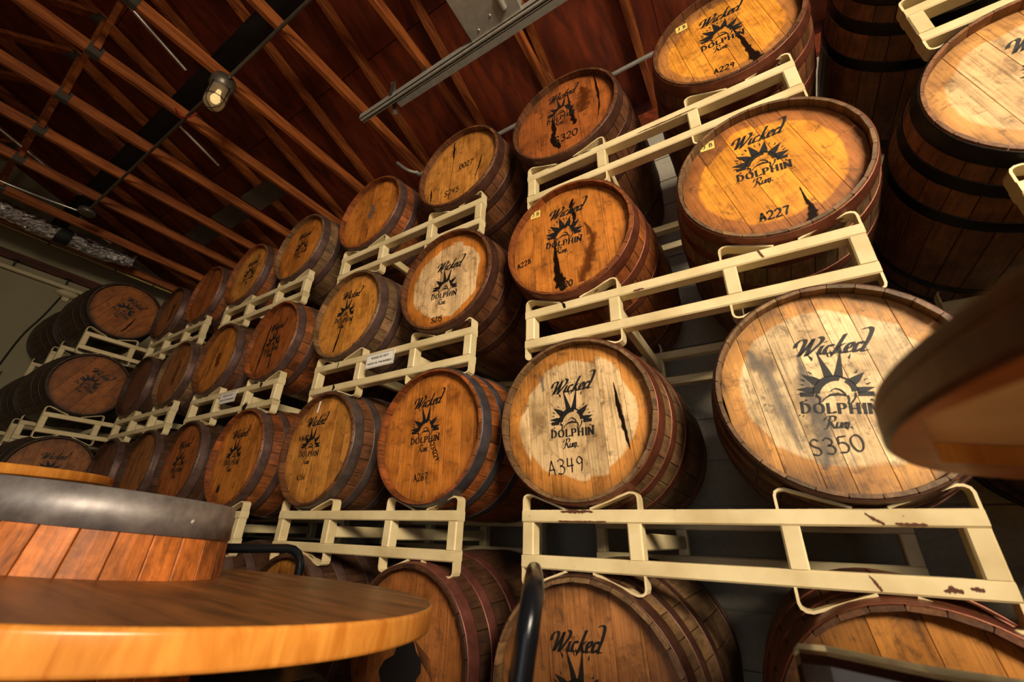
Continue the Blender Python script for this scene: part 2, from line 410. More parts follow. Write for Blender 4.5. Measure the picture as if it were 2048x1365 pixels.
def logo_mesh(name, variant, mat='stencil'):
    k = Ink(); long = variant == 0
    # script word on top
    for st in WICKED: k.nib(st, (-.082, .076 if long else .064), .090, .082, R_(25), .013, 6, R_(5 if not long else 2), .42, .58)
    # sun: band over the dolphin's back, rays, horizon bars, splashes
    c0 = (-.002, -.022)
    def P(r, a): return (c0[0]+r*math.cos(R_(a)), c0[1]+r*math.sin(R_(a)))
    A = list(range(6, 186, 6)); 
    for a in A[:-1]:
        a2 = a+6
        inn = lambda q: .031+.003*math.sin(R_(q*2))
        if 54 <= a < 72:      # the dorsal fin stays bare wood
            k.quad(P(.041, a), P(.0455, a), P(.0455, a2), P(.041, a2))
        else: k.quad(P(inn(a), a), P(.0455, a), P(.0455, a2), P(inn(a2), a2))
    rays = [(8, .078, 8), (38, .080, 10), (77, .116, 9), (102, .116, 9), (140, .082, 10), (170, .080, 8)]
    if not long: rays = [(12, .082, 12), (42, .088, 12), (75, .09, 12), (106, .092, 12), (138, .088, 12), (166, .084, 12)]
    for a, L, hw in rays:
        k.poly([P(.043, a-hw*1.4), P(.058, a-hw*.8), P(L, a+2), P(.058, a+hw*.8), P(.043, a+hw*1.4)])
        k.poly([P(L*.86, a+9), P(L*.98, a+12), P(L*.80, a+12.5)])
        k.poly([P(L*.80, a-11), P(L*.95, a-9.5), P(L*.85, a-8)])
    k.quad((-.074, -.030), (-.046, -.030), (-.044, -.019), (-.074, -.019))
    k.quad((.040, -.030), (.070, -.030), (.070, -.019), (.042, -.019))
    # dolphin: belly, flipper, beak and fluke lines
    k.poly([(-.022, -.032), (-.014, -.024), (.002, -.021), (.016, -.026), (.018, -.030), (.004, -.028), (-.010, -.029)])
    k.nib([(-.012, -.018), (-.004, -.011), (.006, -.013), (.014, -.021), (.017, -.03)], (0, 0), 1, .0022, .6, .001, 5)
    k.nib([(-.040, -.028), (-.034, -.036), (-.037, -.046), (-.030, -.042), (-.024, -.034), (-.016, -.030)], (0, 0), 1, .0030, .7, .0012, 5)
    k.nib([(-.036, -.020), (-.040, -.024), (-.041, -.032)], (0, 0), 1, .003, .7, .0012, 4)
    k.nib([(.020, -.028), (.022, -.038), (.019, -.048)], (0, 0), 1, .0024, .3, .001, 4)
    k.nib([(.036, -.022), (.034, -.034), (.026, -.046)], (0, 0), 1, .0026, .3, .001, 4)
    # serif word
    x = -.073; h = .024; z0 = -.072
    for ch in 'DOLPHIN':
        for st in DOL[ch]:
            k.nib(st, (x, z0), h, .19, .12, .04, 4 if ch in 'DOP' and len(st) > 2 else 1, 0)
        if ch != 'O':
            for px, pz in {p for st in DOL[ch] for p in (st[0], st[-1]) if p[1] in (0, 1)}:
                k.quad((x+(px-.15)*h, z0+pz*h-.0012), (x+(px+.15)*h, z0+pz*h-.0012), (x+(px+.15)*h, z0+pz*h+.0012), (x+(px-.15)*h, z0+pz*h+.0012))
        x += DADV[ch]*h*1.17
    for sx in (-1, 1):
        k.poly([(sx*.079, -.046), (sx*.072, -.041), (sx*.066, -.044), (sx*.074, -.047)])
        k.poly([(sx*.068, -.042), (sx*.063, -.036), (sx*.060, -.041)])
        k.poly([(sx*.078, -.078), (sx*.083, -.080), (sx*.080, -.075)]); k.poly([(sx*.073, -.077), (sx*.075, -.083), (sx*.070, -.079)])
    for st in RUM: k.nib(st, (-.034, -.110), .046, .075, R_(35), .016, 5, R_(2), .25, .68)
    k.poly([(.004, -.106), (.012, -.112), (.010, -.105)]); k.poly([(.015, -.104), (.021, -.110), (.019, -.103)])
    return k.mesh(name, mat)
LOGO = [logo_mesh('stencil_logo_long', 0), logo_mesh('stencil_logo_short', 1)]

# ------------------------------------------------------------------ room shell
YW, XL, XR, YF = 1.02, -6.3, 3.7, -6.0
SL = .36; ZH = 3.86; YR = -2.49            # roof: heel height at the back wall, ridge line
def zdeck(y): return ZH + SL*((YW-y) if y > YR else (y-YF))
o = obj('floor', MB().box(XL-.2, XR+.2, YF-.2, YW+.2, -.12, 0).mesh('floor', 'floor')); struct(o, 'concrete floor tinted tan to bounce warm light')
wb = obj('wall_back', MB().box(XL-.2, XR+.2, YW+.012, YW+.2, 0, 3.58).mesh('wall_back', 'wall')); struct(wb, 'painted block wall behind the barrel racks')
cm = MB().box(XL, XR, YW, YW+.013, .004, .199, .004).mesh('block_course', 'wall')
for i in range(17): obj('block_course', cm, wb, (0, 0, i*.2032))
struct(obj('trim_1', MB().box(XL, XR, YW-.02, YW+.2, 3.581, 3.739, .003).mesh('trim_1', 'ply')), 'red-brown timber plate along the top of the back wall')
wl = obj('wall_left', MB().box(XL-.2, XL, YF-.2, YW+.2, 0, 5.2).mesh('wall_left', 'wall_green')); struct(wl, 'grey-green painted end wall')
m = MB()                                    # right wall with a high window opening, front wall with a door opening
for a in ((XR, XR+.2, YF, YW, 0, 2.1), (XR, XR+.2, YF, YW, 3.3, 5.2), (XR, XR+.2, YF, -4.3, 2.1, 3.3), (XR, XR+.2, -2.3, YW, 2.1, 3.3)): m.box(*a)
struct(obj('wall_right', m.mesh('wall_right', 'wall_green')), 'right wall with a high window')
m = MB()
for a in ((XL, .5, YF-.2, YF, 0, 5.2), (3.3, XR, YF-.2, YF, 0, 5.2), (.5, 3.3, YF-.2, YF, 2.7, 5.2)): m.box(*a)
struct(obj('wall_front', m.mesh('wall_front', 'wall_green')), 'front wall with the open roll-up door')
m = MB()
m.box(XR-.02, XR+.1, -4.34, -4.28, 2.06, 3.34); m.box(XR-.02, XR+.1, -2.32, -2.26, 2.06, 3.34)
m.box(XR-.02, XR+.1, -4.34, -2.26, 2.04, 2.1); m.box(XR-.02, XR+.1, -4.34, -2.26, 3.3, 3.36)
struct(obj('window_1', m.mesh('window_1', 'doorframe')), 'grey steel window frame')
m = MB(); m.box(.42, .5, YF-.02, YF+.08, 0, 2.78); m.box(3.3, 3.38, YF-.02, YF+.08, 0, 2.78); m.box(.42, 3.38, YF-.02, YF+.08, 2.7, 2.78)
struct(obj('door_1', m.mesh('door_1', 'doorframe')), 'steel frame of the roll-up door')
# roof deck of plywood sheets
cl = obj('ceiling', MB().add([(XL-.2, YW+.2, zdeck(YW)+.06-.2*SL), (XR+.2, YW+.2, zdeck(YW)+.06-.2*SL), (XR+.2, YR, zdeck(YR)+.06), (XL-.2, YR, zdeck(YR)+.06),
     (XR+.2, YF-.2, zdeck(YF)+.06-.2*SL), (XL-.2, YF-.2, zdeck(YF)+.06-.2*SL)], [(0, 1, 2, 3), (3, 2, 4, 5)]).mesh('ceiling', 'ply'))
struct(cl, 'sloping red-brown plywood roof deck')
ang = math.atan(SL); sh = 1.22
sm_ = MB().beam((-1.218, 0, 0), (1.218, 0, 0), sh-.006, .018).mesh('plywood_sheet', 'ply')
for k in range(3):
    yc = YW - (k+.5)*sh*math.cos(ang); zc = zdeck(yc)+.012
    x = XR+.6 - (1.22 if k % 2 else 0)
    while x > XL-1.2:
        obj('plywood_sheet', sm_, cl, (x, yc, zc), (-ang, 0, 0)); x -= 2.44

# ------------------------------------------------------------------ roof trusses
ZB = 3.74
TX = [2.37, 1.75, 1.13, .5, -.13, -.79, -1.43, -2.09, -2.69, -3.32, -3.9, -4.48, -5.16, -5.78]
bc = MB().beam((0, YW, ZB+.0445), (0, YF+.02, ZB+.0445), .038, .089, .003).mesh('bottom_chord', 'truss')
def ztc(y): return zdeck(y)-.062
tc1 = MB().beam((0, YW-.02, ztc(YW-.02)), (0, YR, ztc(YR)), .038, .089, .003).mesh('top_chord', 'truss')
tc2 = MB().beam((0, YF+.02, ztc(YF+.02)), (0, YR, ztc(YR)), .038, .089, .003).mesh('top_chord', 'truss')
zb = ZB+.05
webs = [((-1.34,), (-1.28,)), ((-1.40,), (-2.55,)), ((-2.45,), (-2.49,)), ((-2.7,), (-3.7,)), ((-4.7,), (-3.7,))]
wm = [MB().beam((.0, a[0], ztc(a[0])-.02), (.0, b[0], zb), .036, .085, .003, (1, 0, 0)).mesh('web', 'truss') for a, b in webs]
gp = MB().box(-.0225, .0225, -.036, .036, -.047, .04).mesh('gang_plate', 'plate')
gb = MB().box(-.0226, .0226, -.036, .036, -.003, .0).mesh('gang_plate_fold', 'plate')
desc = ['fifteenth', 'fourteenth', 'thirteenth', 'twelfth', 'eleventh', 'tenth', 'ninth', 'eighth', 'seventh', 'sixth', 'fifth', 'fourth', 'third', 'second']
extra = {-.13: 'directly above the S320 barrel', -.79: 'carrying the end of the grey box, above the S245 barrel', -1.43: 'at the left tip of the steel strut rail',
         -2.09: 'the caged lamp hangs from', -2.69: 'next one left of the caged lamp', -4.48: 'by the round conduit box', -5.16: 'beside the foil duct', -5.78: 'with the cream yellow conduit, nearest the end wall',
         .5: 'above the topmost JB barrel'}
for i, x in enumerate(TX):
    tr = thing('roof_truss', 'pine roof truss %s' % extra.get(x, '%s from the grey-green end wall' % desc[i]), 'roof truss', (x, 0, 0), 0, 'pine roof trusses')
    obj('bottom_chord', bc, tr); obj('top_chord', tc1, tr); obj('top_chord', tc2, tr)
    for mm in wm: obj('web', mm, tr)
    for y in (-1.28, -3.7): obj('gang_plate', gp, tr, (0, y, ZB+.05)); obj('gang_plate', gb, tr, (0, y, ZB))
    for y in (-1.37,): obj('gang_plate', gp, tr, (0, y, ztc(y)-.02), (-ang, 0, 0))
for x0, x1, lab in ((-3.28, -2.72, 'short grey painted board between two trusses, nearer the lamp'), (-3.86, -3.36, 'short grey painted board between two trusses, middle one'), (-4.44, -3.94, 'short grey painted board between two trusses, nearest the end wall')):
    o = obj('grey_board', MB().beam((x0, .10, ZB+.10), (x1, .10, ZB+.10), .2, .03, .003).mesh('grey_board', 'greyboard'))
    tag(o, lab, 'board', 'grey boards between the trusses')

# ------------------------------------------------------------------ barrel kit
BL, RE, RB, NS, RH = .88, .267, .309, 28, .2535
HD = .030                                   # recess of the head behind the chime
def br(s): return RE + (RB-RE)*(1-(2*s/BL-1)**2)
def stave_mesh():
    m = MB(); da = math.pi/NS*.972; S = [0, .012, .06, .16, .28, .44, .60, .72, .82, .868, BL]; v = []
    for s in S:
        ro = br(s)-(.003 if s in (0, BL) else 0); ri = br(s)-(.0115 if s in (0, BL) else (.0135 if s in (.012, .868) else .024))
        for a in (-da, -da*.94, 0, da*.94, da):
            rr = ro-(.0016 if abs(a) == da else 0)
            v.append((rr*math.sin(a), s, rr*math.cos(a)))
        for a in (da, -da): v.append((ri*math.sin(a), s, ri*math.cos(a)))
    n = 7; f = []; 
    for i in range(len(S)-1):
        for k in range(n): f.append((i*n+k, (i+1)*n+k, (i+1)*n+(k+1) % n, i*n+(k+1) % n))
    f += [tuple(range(n)), tuple(range((len(S)-1)*n+n-1, (len(S)-1)*n-1, -1))]
    return m.add(v, f).mesh('stave', 'stave')
STAVE = stave_mesh()
def hoop_mesh(s0, s1, name, t=.0022):
    e = (s1-s0)
    pr = [(br(s0)-.001, s0), (br(s0)+t, s0), (br(s0)+t+.0004, s0+.004), (br((s0+s1)/2)+t, (s0+s1)/2), (br(s1)+t+.0004, s1-.004), (br(s1)+t, s1), (br(s1)-.001, s1)]
    return MB().lathe(pr, 56, 'y').mesh(name, 'hoop')
HOOPS = [hoop_mesh(.005, .052, 'chime_hoop'), hoop_mesh(.105, .145, 'quarter_hoop'), hoop_mesh(.235, .275, 'bilge_hoop'),
         hoop_mesh(BL-.275, BL-.235, 'bilge_hoop'), hoop_mesh(BL-.145, BL-.105, 'quarter_hoop'), hoop_mesh(BL-.052, BL-.005, 'chime_hoop')]
HN = ['chime_hoop', 'quarter_hoop', 'bilge_hoop', 'bilge_hoop', 'quarter_hoop', 'chime_hoop']
def board_meshes(cuts):
    out = []; g = .0006
    for a, b in zip(cuts[:-1], cuts[1:]):
        a2, b2 = max(a+g, -RH+.004), min(b-g, RH-.004)
        up = [(a2+(b2-a2)*k/8) for k in range(9)]
        ring = [(x, math.sqrt(RH*RH-x*x)) for x in up]+[(x, -math.sqrt(RH*RH-x*x)) for x in reversed(up)]
        n = len(ring); e = .0012; cx = (a2+b2)/2
        v = [(x, HD+.0004, z) for x, z in ring]+[(cx+(x-cx)*(1-.0004/(b2-a2)*2), HD, z*(1-.002)) for x, z in ring]+[(x, HD+.02, z) for x, z in ring]
        f = [(i, (i+1) % n, n+(i+1) % n, n+i) for i in range(n)]+[(2*n+i, 2*n+(i+1) % n, (i+1) % n, i) for i in range(n)]
        f += [tuple(range(n, 2*n))]
        out.append(MB().add(v, f).mesh('head_board', 'head'))
    return out
BOARDS = [board_meshes([-.2535, -.155, -.085, -.01, .07, .15, .2535]), board_meshes([-.2535, -.17, -.1, -.045, .03, .09, .17, .2535]),
          board_meshes([-.2535, -.13, -.04, .05, .13, .2535])]
BACKH = MB().lathe([(0, BL-.03), (RH, BL-.03), (RH, BL-.045), (0, BL-.045)], 40, 'y').mesh('back_head', 'head')
RIVET = MB().lathe([(0, -.003), (.004, -.002), (.0065, 0)], 8, 'y').mesh('rivet', 'hoop')
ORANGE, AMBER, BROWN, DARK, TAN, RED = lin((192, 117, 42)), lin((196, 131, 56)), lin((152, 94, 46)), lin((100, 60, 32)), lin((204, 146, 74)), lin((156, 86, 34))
RUST, MAUVE, BLACK, BRUST = lin((112, 62, 44)), lin((104, 80, 74)), lin((24, 21, 19)), lin((86, 56, 44))
SG, SBn, SD, SO = lin((120, 91, 60)), lin((104, 64, 36)), lin((68, 42, 25)), lin((138, 76, 34))

def decal(parent, mesh, x, z, rot=0., dy=.0008, name='stencil_logo', label=None):
    o = obj(name, mesh, parent, (x, HD-dy, .335+z), (0, -rot, 0))
    if label: o['label'] = label
    return o
def blob_mesh(name, path, mat, jag=.25, seed=1):
    """irregular stain: path of (x, z, halfwidth)"""
    rnd = random.Random(seed); L = []; Rr = []
    P = catmull(path, 5)
    for i, p in enumerate(P):
        d = (P[min(i+1, len(P)-1)]-P[max(i-1, 0)]); n = Vector((-d.y, d.x)).normalized()
        L.append((p.x+n.x*p.z*(1+rnd.uniform(-jag, jag)), p.y+n.y*p.z*(1+rnd.uniform(-jag, jag))))
        Rr.append((p.x-n.x*p.z*(1+rnd.uniform(-jag, jag)), p.y-n.y*p.z*(1+rnd.uniform(-jag, jag))))
    m = MB(); v = [(x, 0, z) for a, p, b in zip(L, P, Rr) for x, z in (a, (p.x, p.y), b)]
    f = [q for i in range(len(L)-1) for q in ((3*i, 3*i+1, 3*i+4, 3*i+3), (3*i+1, 3*i+2, 3*i+5, 3*i+4))]
    me = m.add(v, f).mesh(name, mat)
    at = me.attributes.new('core', 'FLOAT', 'POINT')
    n = len(L); at.data.foreach_set('value', [c for i in range(n) for c in (0., 0. if i in (0, n-1) else 1., 0.)])
    return me
STICK = MB().box(-.023, .023, 0, .0008, -.0185, .0185).mesh('sticker', 'sticker')
ik = Ink(); write(ik, 'J.B', -.015, -.008, .018, 0, .13, .72); STICKTXT = ik.mesh('sticker_writing', 'marker')

def barrel(x, y, z, rz, label, tone=ORANGE, pale=0., hoop=MAUVE, hrust=.6, stave=SBn, boards=0, roll=0., logo=None,
           codes=(), stains=(), sticker=None, rivets=False, group='rum barrels in the wall of racks', full=True):
    """x, y, z: centre of the front rim; front faces -Y before turning by rz"""
    t = thing('rum_barrel', label, 'barrel', (x, y, z-.335), rz, group)
    off = random.uniform(0, 6.28)
    for k in range(NS):
        v = random.uniform(.86, 1.14)
        obj('stave', STAVE, t, (0, 0, .335), (0, off+2*math.pi*k/NS, 0), (stave[0]*v, stave[1]*v*random.uniform(.95, 1.05), stave[2]*v, 1))
    for nme, mm in zip(HN, HOOPS):
        h = obj(nme, mm, t, (0, 0, .335), (0, random.uniform(0, 6), 0), (*hoop, hrust))
        if rivets and mm is HOOPS[0]:
            for a in (.12, .22): 
                obj('rivet', RIVET, h, ((br(.028)+.002)*math.sin(a), .028, (br(.028)+.002)*math.cos(a)), (-math.pi/2, 0, 0), (*hoop, hrust))
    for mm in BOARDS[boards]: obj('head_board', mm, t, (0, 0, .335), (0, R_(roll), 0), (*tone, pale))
    obj('back_head', BACKH, t, (0, 0, .335), (0, 0, 0), (*tone, 0))
    if logo:
        v, lx, lz, lr, ls = logo
        d = decal(t, LOGO[v], lx, lz, R_(lr), .0012, 'stencil_logo', 'black stencilled sun and dolphin logo'); d.scale = (ls, 1, ls)
    for n_, (txt, cx, cz, hh, cr, wd) in enumerate(codes):
        k = Ink(); write(k, txt, 0, 0, hh, 0, wd); decal(t, k.mesh('barrel_code', 'marker'), cx, cz, R_(cr), .0015, 'barrel_code', 'black %s lettering' % txt)
    for n_, (mt, path) in enumerate(stains):
        decal(t, blob_mesh('stain', path, mt, .35, n_+int(abs(x*100))), 0, 0, 0, .0006+.0001*n_, 'stain')
    if sticker:
        s = obj('sticker', STICK, t, (sticker[0], HD-.0016, .335+sticker[1]), (0, R_(-sticker[2]), 0)); s['label'] = 'yellow paper sticker'
        obj('sticker_writing', STICKTXT, s, (0, -.0004, 0))
    return t

# ------------------------------------------------------------------ racks
RW, RHT, PT, TB = 1.05, .162, .7227, .036
ZR1 = .78; RD = .64
def zr(n): return ZR1+(n-1)*PT
TY = .046
rail_m = MB().beam((0, TY/2, 0), (RW, TY/2, 0), TY, TB, .004).mesh('rail', 'paint')
post_m = MB().beam((0, TY/2, TB+.0005), (0, TY/2, RHT-TB-.0005), .040, TY-.002, .004, (0, 1, 0)).mesh('post', 'paint')
def saddle_mesh():
    w_, th = .040, .006
    pts = [(.003, -.034), (.003, .030), (.006, .039), (.014, .044), (.026, .045), (.038, .041), (.146, .002)]
    v = []; 
    for i, (x, z) in enumerate(pts):
        a = Vector(pts[max(i-1, 0)]); b = Vector(pts[min(i+1, len(pts)-1)]); d = (b-a).normalized(); n = Vector((-d.y, d.x))*th/2
        for yy in (.003, .003+w_):
            v += [(x+n.x, yy, z+n.y), (x-n.x, yy, z-n.y)]
    f = []
    for i in range(len(pts)-1):
        a, b = 4*i, 4*(i+1)
        f += [(a, a+2, b+2, b), (a+1, b+1, b+3, a+3), (a, b, b+1, a+1), (a+2, a+3, b+3, b+2)]
    f += [(0, 1, 3, 2), tuple(4*(len(pts)-1)+k for k in (0, 2, 3, 1))]
    return MB().add(v, f).mesh('saddle', 'paint')
SADDLE = saddle_mesh()
cross_m = MB().beam((0, TY, RHT/2), (0, RD-.001, RHT/2), .030, .045, .004).mesh('cross_bar', 'paint')
POSTX = (.020, .352, .716, RW-.020)
def rack(x, y, z, rz, label, group='cream steel barrel racks'):
    t = thing('barrel_rack', label, 'barrel rack', (x, y, z-.045), rz, group)
    zz = .045
    for yy in (0, RD):
        obj('rail', rail_m, t, (0, yy, zz+TB/2)); obj('rail', rail_m, t, (0, yy, zz+RHT-TB/2))
        for px in POSTX: obj('post', post_m, t, (px, yy, zz))
        for sx, fl in ((0., 1), (.372, -1), (.696, 1), (RW, -1)):
            o = obj('saddle', SADDLE, t, (sx, yy, zz+RHT)); o.scale = (fl, 1, 1)
            o = obj('saddle', SADDLE, t, (sx, yy, zz)); o.scale = (fl, 1, -1)
    for px in POSTX[1:3]: obj('cross_bar', cross_m, t, (px, 0, zz))
    return t
CX = {-1: 1.34, 0: 0., 1: -1.310, 2: -2.70, 3: -4.045}
rack_lab = {
 (-1, 0): 'cream rack on the floor at the far right', (-1, 1): 'cream rack low at the far right behind the round wooden table', (-1, 2): 'cream rack at the right edge under the black-hooped barrel', (-1, 3): 'cream rack at the top right corner above the black-hooped barrel',
 (0, 0): 'cream rack on the floor under the nearest barrels', (0, 1): 'largest cream rack, carrying the A349 and S350 barrels', (0, 2): 'cream rack carrying the A228 and A227 barrels', (0, 3): 'cream rack carrying the topmost JB barrel and the S320 barrel',
 (1, 0): 'cream rack on the floor under the barrel with the black patch', (1, 1): 'cream rack carrying the A266 and A267 barrels', (1, 2): 'cream rack with the large white sign, carrying the S215 barrel', (1, 3): 'cream rack carrying the S245 barrel',
 (2, 0): 'cream rack on the floor behind the ring table', (2, 1): 'cream rack half hidden by the ring table barrel', (2, 2): 'cream rack with the small white sign farther left', (2, 3): 'cream rack on the top row, second from the end of the wall',
 (3, 0): 'cream rack on the floor at the far end of the wall', (3, 1): 'cream rack at the far end, hidden behind the ring table', (3, 2): 'cream rack in the middle row at the far left end of the wall', (3, 3): 'cream rack in the top row at the far left end of the wall'}
RACKS = {}
for c in CX:
    for n in range(4): RACKS[(c, n)] = rack(CX[c], 0, zr(n), 0, rack_lab[(c, n)])
YH = -.0265
def bz(l): return zr(l)+RHT+.282
def B(c, l, i, label, dx=0, **kw):
    if c == 0 and i == 0: dx = .008
    if c == 2 and i == 0: dx = .0
    return barrel(CX[c]+(.183 if i == 0 else .882)+dx, YH+random.uniform(-.006, .006), bz(l), 0, label, **kw)

LK = 'stain'
# nearest column
B(0, 1, 1, 'large pale oak barrel marked S350, nearest the camera', tone=TAN, pale=.92, hoop=BRUST, hrust=.8, stave=SG, boards=1, roll=-6,
  logo=(0, .0, .002, -7, 1.0), codes=[('S350', -.085, -.165, .038, 3, .075)],
  stains=[('greystain', [(-.17, .13, .006), (-.15, .09, .03), (-.13, .02, .03), (-.12, -.06, .024), (-.1, -.16, .008)]), ('greystain', [(-.06, .1, .006), (-.055, .0, .03), (-.05, -.09, .036), (-.06, -.17, .026), (-.07, -.2, .004)])])
B(0, 1, 0, 'pale oak barrel marked A349 with rusty hoops, left of the S350 barrel', tone=AMBER, pale=.8, hoop=RUST, hrust=1., stave=SG, boards=1, roll=-4, rivets=True,
  logo=(0, -.012, .008, 0, .98), codes=[('A349', -.098, -.182, .046, 5, .06)],
  stains=[(LK, [(.135, .10, .001), (.142, .05, .006), (.152, -.02, .009), (.165, -.09, .006), (.17, -.12, .001)]), ('greystain', [(-.13, .17, .006), (-.12, .14, .014), (-.115, .10, .008)])])
B(0, 2, 1, 'bright amber barrel marked A227 with a yellow JB sticker', tone=lin((170, 104, 46)), pale=.44, hoop=RUST, hrust=1., stave=SG, boards=2, roll=-14,
  logo=(1, -.004, .062, -4, 1.0), codes=[('A227', -.055, -.185, .03, 0, .14)], sticker=(-.145, .198, -4),
  stains=[(LK, [(.065, -.1, .002), (.072, -.16, .006), (.076, -.2, .014), (.07, -.235, .02)])])
B(0, 2, 0, 'orange barrel marked A228 streaked with dark leaks, yellow JB sticker', tone=ORANGE, pale=.0, hoop=RUST, hrust=.9, stave=SO, boards=0, roll=-3,
  logo=(1, -.012, .05, -6, 1.02), codes=[('A228', -.23, -.07, .024, 10, .14), ('220', -.04, -.222, .026, 0, .15)], sticker=(-.147, .188, -3),
  stains=[(LK, [(-.06, .04, .002), (-.055, -.05, .010), (-.05, -.14, .018), (-.035, -.21, .03), (-.03, -.235, .02)]), (LK, [(.03, .2, .004), (.02, .16, .012), (.03, .1, .01), (.02, .05, .003)]),
          ('brownstain', [(.07, .06, .003), (.1, -.02, .02), (.09, -.1, .03), (.06, -.18, .035), (.05, -.22, .02)])])
B(0, 3, 1, 'mottled amber barrel at the very top with a yellow JB sticker', tone=lin((176, 116, 56)), pale=.35, hoop=RUST, hrust=1., stave=SBn, boards=0, roll=-8,
  logo=(1, -.002, .04, -6, 1.0), codes=[('A229', -.065, -.185, .026, -6, .13)], sticker=(-.133, .181, 0),
  stains=[(LK, [(.03, .05, .002), (.045, -.03, .006), (.06, -.12, .014), (.075, -.19, .022), (.08, -.225, .012)])])
B(0, 3, 0, 'dark stained barrel marked S320 in the top row', tone=RED, pale=0, hoop=BRUST, hrust=.6, stave=SBn, boards=0, roll=-3,
  logo=(0, -.012, .07, -4, .95), codes=[('S320', -.05, -.150, .042, -1, .11)],
  stains=[(LK, [(.02, .19, .003), (.03, .1, .006), (.04, 0, .012), (.055, -.08, .016)]), (LK, [(-.06, .04, .004), (-.05, -.05, .016), (-.06, -.12, .022), (-.02, -.19, .012)]), ('brownstain', [(.09, .16, .01), (.11, .1, .04), (.1, .03, .045), (.09, -.02, .02)]), (LK, [(.16, .2, .003), (.17, .1, .006), (.175, 0, .006), (.165, -.1, .002)])])
B(0, 0, 0, 'weathered bottom-row barrel seen behind the black chair upright', tone=lin((158, 104, 56)), pale=0, hoop=BRUST, hrust=.7, stave=SG, boards=1, roll=-4,
  logo=(0, -.02, .012, 3, .98))
B(0, 0, 1, 'rust-hooped bottom-row barrel at the lower right corner', tone=AMBER, pale=0, hoop=RUST, hrust=1., stave=SBn, boards=2, roll=-8, rivets=True,
  stains=[('brownstain', [(-.2, .12, .03), (-.16, .12, .06), (-.1, .13, .05)])])
# second column
B(1, 1, 1, 'orange barrel marked A267 with slate-coloured hoops', tone=ORANGE, pale=.0, hoop=lin((84, 78, 82)), hrust=.6, stave=SO, boards=0, roll=-3,
  logo=(0, -.028, .038, 3, .98), codes=[('A267', -.058, -.18, .026, 5, .12), ('6231229', -.0, -.03, .020, -62, .16)])
B(1, 1, 0, 'amber barrel marked A266 with a small white tag', tone=AMBER, pale=.0, hoop=lin((98, 84, 80)), hrust=.9, stave=SBn, boards=1, roll=-2,
  logo=(0, -.07, .032, -1, .98), codes=[('A266', -.122, -.148, .024, 3, .12), ('616773', -.178, .045, .024, -2, .13)])
B(1, 2, 1, 'light amber barrel marked S215 with a clean pale middle', tone=ORANGE, pale=.75, hoop=BRUST, hrust=.5, stave=SBn, boards=1, roll=-3,
  logo=(0, -.002, -.02, -5, 1.0), codes=[('S215', -.066, -.212, .026, -3, .15)])
B(1, 2, 0, 'amber barrel with a black vertical crack through its logo, left of the S215 barrel', tone=AMBER, pale=.08, hoop=MAUVE, hrust=.5, stave=SG, boards=0, roll=-4,
  logo=(0, -.03, .035, -7, 1.0), stains=[(LK, [(-.045, -.02, .002), (-.05, -.1, .006), (-.06, -.16, .009), (-.07, -.215, .008)])])
B(1, 3, 1, 'yellowish barrel marked S245 with thin black cracks and no logo', tone=AMBER, pale=0, hoop=BRUST, hrust=.4, stave=SBn, boards=2, roll=-2,
  codes=[('S245', -.085, -.165, .036, -1, .11), ('0027', .0, -.008, .034, 0, .12)],
  stains=[(LK, [(-.055, .24, .003), (-.055, .18, .010), (-.05, .1, .004), (-.05, 0, .002), (-.055, -.1, .002), (-.055, -.2, .002)]), (LK, [(.15, .03, .001), (.14, -.03, .006), (.125, -.08, .004), (.11, -.13, .002)]), (LK, [(-.19, -.06, .002), (-.185, -.1, .007), (-.18, -.16, .003)])])
B(1, 3, 0, 'plain amber barrel with a worn grey smudge where its logo was', tone=ORANGE, pale=0, hoop=MAUVE, hrust=.6, stave=SO, boards=0, roll=-2,
  stains=[('greystain', [(-.03, .09, .006), (.0, .05, .03), (-.01, .0, .04), (.0, -.04, .01)]), (LK, [(.0, -.1, .001), (-.005, -.16, .004), (-.005, -.2, .001)])])
bp = B(1, 0, 1, 'bottom-row barrel with a large black paint patch', tone=BROWN, pale=0, hoop=lin((122, 72, 62)), hrust=.7, stave=SD, boards=1, roll=-2)
k = Ink(); k.poly([(.008, .048), (.03, .045), (.045, .02), (.07, -.0), (.072, -.03), (.055, -.05), (.06, -.085), (.04, -.11), (.05, -.15), (-.02, -.17), (-.075, -.14), (-.09, -.09), (-.11, -.05), (-.09, -.02), (-.05, .0), (-.04, .03), (-.01, .04)])
decal(bp, k.mesh('paint_patch', 'stencil'), 0, 0, 0, .0012, 'paint_patch', 'solid black irregular paint patch')
k = Ink()
for j in range(8): k.quad((.035+j*.004, .048-j*.006), (.105+j*.002, .008-j*.007), (.105+j*.002, .0058-j*.007), (.035+j*.004, .0458-j*.006))
decal(bp, k.mesh('paint_lines', 'stencil'), 0, 0, 0, .0012, 'paint_lines', 'fine black printed lines')
B(1, 0, 0, 'bottom-row barrel behind the black chair at the ring table', tone=AMBER, pale=0, hoop=MAUVE, hrust=.6, stave=SD, boards=0, logo=(0, -.03, .02, 0, 1))
